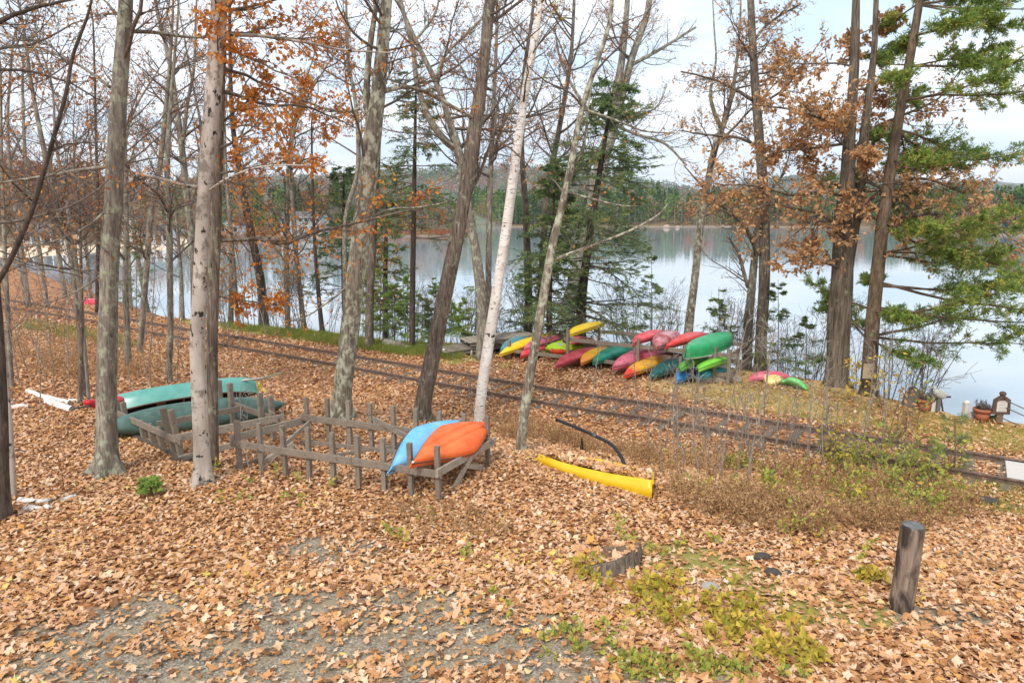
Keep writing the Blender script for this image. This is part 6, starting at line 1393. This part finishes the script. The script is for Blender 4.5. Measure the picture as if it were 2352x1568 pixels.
def scatter(protos, spots, rg, sc=(.85, 1.15), labels=None):
    used = set()
    for k, (u, v) in enumerate(spots):
        i = k % len(protos); o = protos[i]
        if i in used: o = copy_tree(o)
        used.add(i); g = G(u, v); o.location = g; tl = .085 if 'sapling' in o.name else .02; o.rotation_euler = (rg.normal(0, tl), rg.normal(0, tl), rg.uniform(0, 6.28)); s = rg.uniform(*sc); o.scale = (s, s, s)
        if labels: o['label'] = labels[k]
rg = np.random.default_rng(91)
GS = 'bare saplings in front of the railway'; LS = 'bare straight thin sapling among the ferns between the yellow boat and the railway'
pr = [stem_plant('sapling', LS, 'sapling', h, 1, rg, 'leaf_yellow' if i % 3 == 0 else None, 1, .08, nb=8, r_=.017, bark='twig_light', group=GS, lean=.06) for i, h in enumerate((2.1, 2.6, 1.8, 2.9, 2.3, 1.6))]
sp_ = [(1545, 1060), (1572, 1100), (1590, 1040), (1612, 1070), (1636, 1095), (1655, 1035), (1668, 1060), (1690, 1090), (1704, 1040), (1722, 1070), (1745, 1030), (1762, 1080), (1778, 1050), (1796, 1025), (1820, 1060), (1838, 1035), (1858, 1080), (1880, 1050), (1900, 1030), (1925, 1060), (1950, 1040), (1975, 1070), (2000, 1050), (1560, 1010), (1605, 1000), (1680, 1010), (1520, 1090), (1500, 1000), (1470, 980), (1440, 960), (1400, 950), (1360, 940), (1640, 1130), (1710, 1130), (1555, 1085), (1582, 1060), (1600, 1090), (1625, 1045), (1646, 1075), (1662, 1105), (1698, 1065), (1734, 1095), (1754, 1055), (1788, 1080), (1808, 1050), (1828, 1085), (1848, 1060), (1868, 1040), (1890, 1075), (1912, 1050), (1940, 1085), (1962, 1055), (2030, 1060), (2060, 1070), (1530, 1040), (1490, 1040)]
scatter(pr, sp_, rg, (.55, 1.2))
LS2 = 'bare thin sapling in the left woods, standing between the trees'; G2 = 'bare saplings of the left woods'
pr = [stem_plant('sapling', LS2, 'sapling', h, 1, rg, 'leaf_rust' if i % 2 else None, 1, .15, nb=8, r_=.017, bark='twig_light', group=G2, lean=.1, bl=(.2, .45)) for i, h in enumerate((3.4, 4.2, 2.8, 3.8, 5.0))]
scatter(pr, [(52, 890), (70, 850), (108, 880), (130, 900), (148, 860), (165, 905), (238, 872), (300, 890), (340, 870), (352, 905), (372, 846), (412, 880), (424, 850), (462, 790), (512, 842), (540, 848), (560, 826), (76, 790), (116, 800), (150, 790), (208, 780), (262, 800), (330, 790), (414, 800), (20, 800), (36, 930), (90, 940), (130, 760), (270, 760), (350, 756), (530, 790), (575, 770), (620, 800), (650, 830), (30, 760), (180, 760), (240, 750), (300, 740)], rg)
LS3 = 'bare pale stick thin sapling beside the foreground timber rack'; G3 = 'thin saplings beside the foreground rack'
pr = [stem_plant('sapling', LS3, 'sapling', h, 1, rg, None, nb=5, r_=.011, bark='twig_light', group=G3, lean=.07) for h in (1.9, 1.5, 2.3)]
scatter(pr, [(580, 1098), (596, 1104), (800, 1128), (880, 1140), (665, 1088), (1160, 960), (1030, 940), (748, 908), (548, 1072), (600, 1060), (686, 918), (1130, 930), (1080, 950), (1066, 940)], rg)
# leafy young shrubs
SL = ['tallest yellow green leafy shrub at the right end of the ferns', 'bushy green leafed shrub left of the tall one, among the ferns', 'low yellowing shrub at the right edge of the fern patch', 'bright green young shrub right of the fern patch, close to the rails', 'leafy green shrub above the bollard', 'small lime green shrub left above the bollard', 'spreading yellow green shrub nearest the crossing panel', 'thin yellow leafed shrub between ferns and rails', 'pale green shrub low in the ferns, middle of the patch', 'small yellow shrub in the leaves just left of the bollard', 'little green shrub at the left end of the ferns']
spots = [(2010, 1100), (1930, 1110), (2120, 1130), (2080, 1090), (2060, 1170), (1975, 1180), (2165, 1100), (1900, 1060), (1760, 1130), (1985, 1330), (1690, 1080)]
hs_ = [1.25, .9, .7, 1.05, .8, .55, .9, 1.3, .4, .3, .35]
for i, (sp1, lb) in enumerate(zip(spots, SL)):
    t = stem_plant('leafy_shrub', lb, 'shrub', hs_[i], 4 if hs_[i] > .5 else 3, rg, 'leaf_green' if i % 2 == 0 or i == 3 else 'leaf_yellow', 2, .32 if hs_[i] > .5 else .7, (.12, .075), .10, 6, 'twig', .006, .3, tone=(.45, .25), bl=(.3, .6)); t.location = G(*sp1)
YB = [((1960, 925), 1.5, 'yellow leafed bush at the foot of the white pine', 'leaf_yellow', .55), ((2010, 930), 1.2, 'thin yellow bush just right of the pine foot', 'leaf_yellow', .35), ((2100, 975), 1.4, 'sparse bush with a few big green leaves in front of the grey boulder', 'leaf_green', .12), ((2040, 1010), 2.6, 'tall thin yellow tipped sapling leaning right in front of the pine', 'leaf_yellow', .2), ((2070, 1020), 1.6, 'thin brown leafed sapling left of the two pots', 'leaf_brown', .35)]
for c_, h_, lb, lf, kp in YB:
    t = stem_plant('bush', lb, 'bush', h_, 3, rg, lf, 2, kp, (.13, .075), .12, 7, 'twig', .008, .2, tone=(.75, .15) if lf == 'leaf_yellow' else (.4, .2)); t.location = G(*c_)
# twiggy shrubs on the bank
LT = 'bare twiggy shrub growing on the lake bank behind the boats'; GT = 'twiggy shrubs on the lake bank'
pr = [stem_plant('twiggy_shrub', LT, 'shrub', h, 5, rg, 'leaf_rust' if i else 'leaf_green', 1, .12, nb=9, r_=.014, bark='twig', group=GT, lean=.22, sp=.12, bl=(.2, .5)) for i, h in enumerate((2.2, 2.8, 3.3))]
scatter(pr, [(1690, 846), (1712, 848), (1770, 852), (1790, 856), (1812, 860), (1838, 862), (1862, 868), (1660, 838), (1640, 834), (1560, 815), (1530, 812), (1490, 802), (1460, 800), (1420, 795), (1160, 792), (1130, 790), (1080, 788), (1050, 788), (1020, 788), (985, 786), (950, 784), (905, 784), (870, 780), (2092, 935), (2110, 938), (2075, 930), (700, 760), (660, 756), (620, 750), (1240, 782), (1190, 786), (1880, 872), (1960, 893), (2040, 915), (760, 764), (680, 760), (640, 756), (600, 752), (560, 748), (520, 745), (480, 742), (840, 776), (930, 786), (1005, 786), (1065, 790), (1145, 788), (1100, 788), (1220, 786)], rg, (.8, 1.35))
# orange young beeches and young hemlocks
OB = ['young beech with flat sprays of orange leaves right of the pale beech, beyond the track', 'orange leafed young beech further right, near the shoreline grass', 'low orange leafed young beech left of the open water, by the far rail', 'small orange young beech between the pale beech and the rails', 'orange red sapling left of the young hemlocks, before the water', 'coppery young beech just left of the crooked dark trunk']
for k, (b, h_, kp) in enumerate((((560, 752), 6.5, .8), ((660, 758), 4.8, .7), ((520, 748), 3.6, .8), ((506, 792), 3.0, .6), ((890, 782), 4.5, .35), ((590, 752), 8.5, .75))):
    t = stem_plant('young_beech', OB[k], 'young tree', h_, 2, rg, 'leaf_orange', 4, kp, (.15, .09), .2, 16, 'twig', .022, .1, bl=(.25, .42), tone=(.45, .25)); t.location = G(*b)
YH = [((872, 782), 3.2), ((905, 786), 2.6), ((935, 788), 3.0), ((968, 786), 2.2), ((1000, 786), 3.0), ((1035, 788), 2.2), ((1092, 790), 3.4), ((1062, 790), 2.0), ((850, 776), 2.0)]
def small_conifer(name, label, base, h_, seed, mat, lm=1.0, n1=34, group=None, y=None, nl=(.09, .016), per=28, kind='hemlock', el=(-12, 14)):
    g = G(*base); s_ = 1 / px2m(1, g); top = base[1] - h_ * s_
    return conifer(name, label, 'young tree', [(base[0], base[1], .05 * s_), (base[0] + 2, (base[1] + top) / 2, .035 * s_), (base[0] + 1, top, .012 * s_)], 'bark_brown', kind, seed=seed, z0=.15, n1=n1, lmax=lm, lmin=.15, ext=.0, mat=mat, n2=10, per=per, nl=nl, group=group, el=el)
for k, (b, h_) in enumerate(YH): small_conifer('young_hemlock', 'bright green young hemlock in the shore thicket left of the dark leaning trunk', b, h_, 100 + k, 'young_hemlock', h_ * .36, group='young hemlocks of the shore thicket')
small_conifer('young_hemlock', 'slim open young hemlock at the water just left of the lyre forked ash', (1495, 806), 4.4, 120, 'hemlock', 1.3, 30)
small_conifer('young_hemlock', 'young hemlock behind the right end of the boat rack', (1650, 842), 3.0, 121, 'hemlock', 1.0, 30)
small_conifer('young_hemlock', 'thin young hemlock right of the dark pair of trunks', (1786, 860), 3.4, 122, 'hemlock', 1.1, 30)
small_conifer('young_hemlock', 'small green hemlock left of the massive oak trunk', (1850, 868), 2.2, 123, 'hemlock', .9, 26)
small_conifer('young_hemlock', 'dark green bushy young hemlock behind the stout lichened trunk, near the red canoe', (312, 728), 5.2, 124, 'hemlock', 1.6, 46)
small_conifer('young_pine', 'long needled young pine seedling beside the rails near the crossing panel', (2192, 1086), 1.25, 125, 'hemlock', .5, 14, nl=(.16, .008), per=8, kind='pine', el=(10, 45))
small_conifer('young_pine', 'small dark pine seedling left of the long needled one, among the shrubs', (2130, 1092), .8, 126, 'young_hemlock', .45, 12, nl=(.13, .009), per=8, kind='pine', el=(10, 45))
small_conifer('young_hemlock', 'little green hemlock seedling in the leaves in front of the beech', (345, 1140), .28, 127, 'young_hemlock', .22, 16, nl=(.06, .02))
# distant bare trees of the cove shore
BT = 'bare grey tree far back in the left woods near the cove'
p0 = []
for k in range(5):
    rgk = np.random.default_rng(300 + k); t = thing('bare_tree', BT, 'tree', (0, 0, 0), 0, 'bare trees near the cove'); h_ = rgk.uniform(11, 15)
    P = np.array([(0, 0, -.2), (rgk.normal(0, .2), rgk.normal(0, .2), h_ * .35), (rgk.normal(0, .6), rgk.normal(0, .5), h_ * .7), (rgk.normal(0, 1), rgk.normal(0, .8), h_)]); Rr = np.array([.15, .12, .08, .02])
    mb = MB(); Q, ra = trunk_mesh(mb, P, Rr, 9, 1.3, k); mb.build('trunk', M['bark_gray'], t, smooth=True)
    n = 22; z = rgk.uniform(h_ * .22, h_ * .97, n); x = np.stack([np.interp(z, Q[:, 2], Q[:, i]) for i in range(3)], 1); a = rgk.uniform(0, 6.28, n); e = np.radians(rgk.uniform(20, 60, n)); ln = rgk.uniform(1.8, 4.2, n) * (1.2 - .7 * z / h_)
    B = branch_batch(x, np.stack([np.cos(a) * np.cos(e), np.sin(a) * np.cos(e), np.sin(e)], 1), ln, 8, rgk, .13, .05); cr = MB().tubes(B, np.full(n, .04)[:, None] * taper(8, .2), 5)
    B2, l2, r2 = kids(B, ln, np.full(n, .04), 7, rgk, 5, (.15, 1), (.25, .5), (30, 60), .4, .17, .05); cr.tubes(B2, np.clip(r2, .006, .016)[:, None] * taper(5, .4), 3)
    B3, l3, r3 = kids(B2, l2, r2, 6, rgk, 4, (.15, 1), (.35, .7), (30, 60), .5, .2, .05); cr.tubes(B3, np.full((len(B3), 4), .0055), 3); cr.build('crown', M['twig'], t)
    fo = MB(); foliage_on(fo, B3, rgk, 1, .11, .07, keep=.6); fo.build('foliage', M['leaf_rust' if k % 2 else 'leaf_orange'], t); p0.append(t)
scatter(p0, [(-60, 690), (-20, 660), (60, 700), (150, 684), (210, 690), (250, 700), (300, 712), (340, 716), (420, 736), (480, 738), (530, 742), (660, 752), (700, 756)], rg, (.8, 1.2))
# ground cover
def clumps(name, label, pts_uv, n, mat, rg, hgt, nfr, nleaf, ls, spread, tone=None, curve=.5, stem='twig', dn=None):
    """low plants: arching fronds with small leaves"""
    C = np.array([G(u, v) for u, v in pts_uv]); mb = MB()
    N = len(C); st = np.repeat(C, nfr, 0) + np.concatenate([rg.normal(0, spread * .25, (N * nfr, 2)), np.zeros((N * nfr, 1))], 1)
    st[:, 2] = height(st[:, 0], st[:, 1])
    D = np.concatenate([rg.normal(0, curve, (N * nfr, 2)), np.ones((N * nfr, 1))], 1); ln = hgt * rg.uniform(.5, 1.2, N * nfr)
    B = branch_batch(st, D, ln, 5, rg, .16, -.10 * curve); mb.tubes(B, np.full((len(B), 5), .0035), 3, tint=.3)
    foliage_on(mb, B, rg, nleaf, *ls, keep=.9, tone=tone, droop=.1); return tag(mb.build(name, M[mat]), label, kind='stuff')
def region(poly, n, rg, noise_s=None, thr=.45):
    poly = np.array(poly, float); out = []
    lo, hi = poly.min(0), poly.max(0)
    while len(out) < n:
        p = rg.uniform(lo, hi); ins = False; j = len(poly) - 1
        for i in range(len(poly)):
            if (poly[i, 1] > p[1]) != (poly[j, 1] > p[1]) and p[0] < (poly[j, 0] - poly[i, 0]) * (p[1] - poly[i, 1]) / (poly[j, 1] - poly[i, 1]) + poly[i, 0]: ins = not ins
            j = i
        if ins and (noise_s is None or vnoise(p[0] * .02, p[1] * .035, noise_s) > thr): out.append(p)
    return out
R1 = [(1500, 1060), (1700, 1060), (1900, 1085), (2100, 1115), (2240, 1150), (2200, 1215), (2050, 1225), (1850, 1240), (1700, 1210), (1580, 1170), (1520, 1100)]
clumps('dry_ferns', 'rusty brown dried ferns in a wide patch right of the yellow boat', region(R1, 330, rg, 5, .44), 0, 'dry', rg, .46, 7, 10, (.06, .024), .5, curve=.55)
clumps('undergrowth', 'loose green and yellow leafy stems scattered through the dried ferns', region(R1, 34, rg, 14, .3), 0, 'leaf_green', rg, .5, 3, 7, (.09, .055), .3, tone=(.55, .25), curve=.35)
R2 = [(1130, 965), (1230, 975), (1320, 1000), (1480, 1040), (1560, 1090), (1440, 1060), (1250, 1010), (1190, 1020), (1130, 1005)]
clumps('dry_ferns', 'rusty brown dried ferns behind the yellow boat and the bent pipe', region(R2, 110, rg), 0, 'dry', rg, .42, 7, 10, (.055, .02), .5, curve=.5)
R3 = [(40, 740), (250, 790), (400, 850), (260, 880), (60, 860), (10, 800)]
clumps('dry_ferns', 'thin brown undergrowth among the left woods', region(R3, 200, rg, 6, .4), 0, 'dry', rg, .5, 5, 8, (.06, .025), .6, curve=.5)
R4 = [(900, 1140), (1100, 1170), (1180, 1230), (1000, 1240), (880, 1200)]
clumps('dry_ferns', 'short rusty grass tufts in front of the orange kayak', region(R4, 60, rg), 0, 'dry', rg, .16, 8, 5, (.04, .012), .3, curve=.5)
R5 = [(1330, 1260), (1480, 1330), (1640, 1340), (1760, 1390), (1850, 1450), (1900, 1530), (1780, 1568), (1640, 1490), (1500, 1440), (1380, 1380), (1310, 1320)]
clumps('seedlings', 'yellow green seedlings spreading through the leaves below the stump', region(R5, 120, rg, 7, .38), 0, 'leaf_yellow', rg, .24, 2, 5, (.10, .065), .35, tone=(.45, .26), curve=.5)
R6 = [(1250, 1420), (1560, 1500), (1900, 1560), (1500, 1568), (1250, 1500)]
clumps('seedlings', 'scattered yellow green seedlings near the bottom edge', region(R6, 50, rg, 8, .45), 0, 'leaf_green', rg, .16, 3, 6, (.075, .05), .2, tone=(.5, .25), curve=.5)
SD = [(905, 1240), (918, 1250), (900, 1228), (1075, 1280), (660, 1150), (690, 1160), (512, 1150), (560, 1150), (480, 1090), (490, 1085), (575, 1110), (640, 1095), (890, 1110), (1420, 1230), (1440, 1245), (1500, 1270), (1520, 1285), (1560, 1260), (1420, 1200), (1900, 1130), (1840, 1130), (1770, 1110), (1700, 1130), (1990, 1270), (1975, 1290), (1880, 1240), (1640, 1250), (700, 1110), (760, 1120), (1130, 1370), (1180, 1400), (980, 1190)]
clumps('seedlings', 'single bright seedlings dotted through the fallen leaves', SD, 0, 'leaf_green', rg, .24, 3, 5, (.085, .055), .12, tone=(.55, .25), curve=.4)
R7 = [(1890, 1040), (2060, 1050), (2200, 1110), (2230, 1170), (2080, 1200), (1950, 1180), (1880, 1110)]
clumps('seedlings', 'bright green and yellow leafy undergrowth around the shrubs by the rails', region(R7, 48, rg, 9, .42), 0, 'leaf_green', rg, .5, 4, 8, (.10, .06), .35, tone=(.45, .25), curve=.35)
# grass between the track and the lake
def grass_field(label, poly, n, h_, tone, seed):
    rg = np.random.default_rng(seed); C = np.array([G(u, v) for u, v in region(poly, n // 14, rg)])
    P = np.repeat(C, 14, 0) + np.concatenate([rg.normal(0, .09, (len(C) * 14, 2)), np.zeros((len(C) * 14, 1))], 1); P[:, 2] = height(P[:, 0], P[:, 1])
    D = rg.normal(0, .35, P.shape); D[:, 2] = 1; mb = MB(); mb.kites(P, D, h_ * rg.uniform(.5, 1.3, len(P)), .011, np.clip(rg.normal(tone, .22, len(P)), 0, 1), rg)
    return tag(mb.build('grass', M['grass']), label, kind='stuff')
grass_field('green grass strip between the rails and the lake, left of centre', [(510, 745), (700, 762), (900, 790), (1060, 800), (1060, 830), (900, 815), (760, 795), (600, 768), (510, 755)], 15000, .30, .22, 1)
grass_field('short tan and green lawn grass between the rails and the lake at the right', [(1700, 872), (1890, 890), (2100, 945), (2352, 985), (2352, 1050), (2150, 1010), (1900, 975), (1700, 945), (1560, 920)], 24000, .07, .6, 2)
grass_field('patch of short grass by the crossing at the right edge', [(2200, 1100), (2352, 1110), (2352, 1190), (2280, 1180), (2200, 1140)], 4000, .07, .5, 3)
grass_field('thin green grass along the near side of the track, far left', [(60, 735), (250, 765), (330, 800), (200, 790), (60, 760)], 4000, .28, .3, 4)
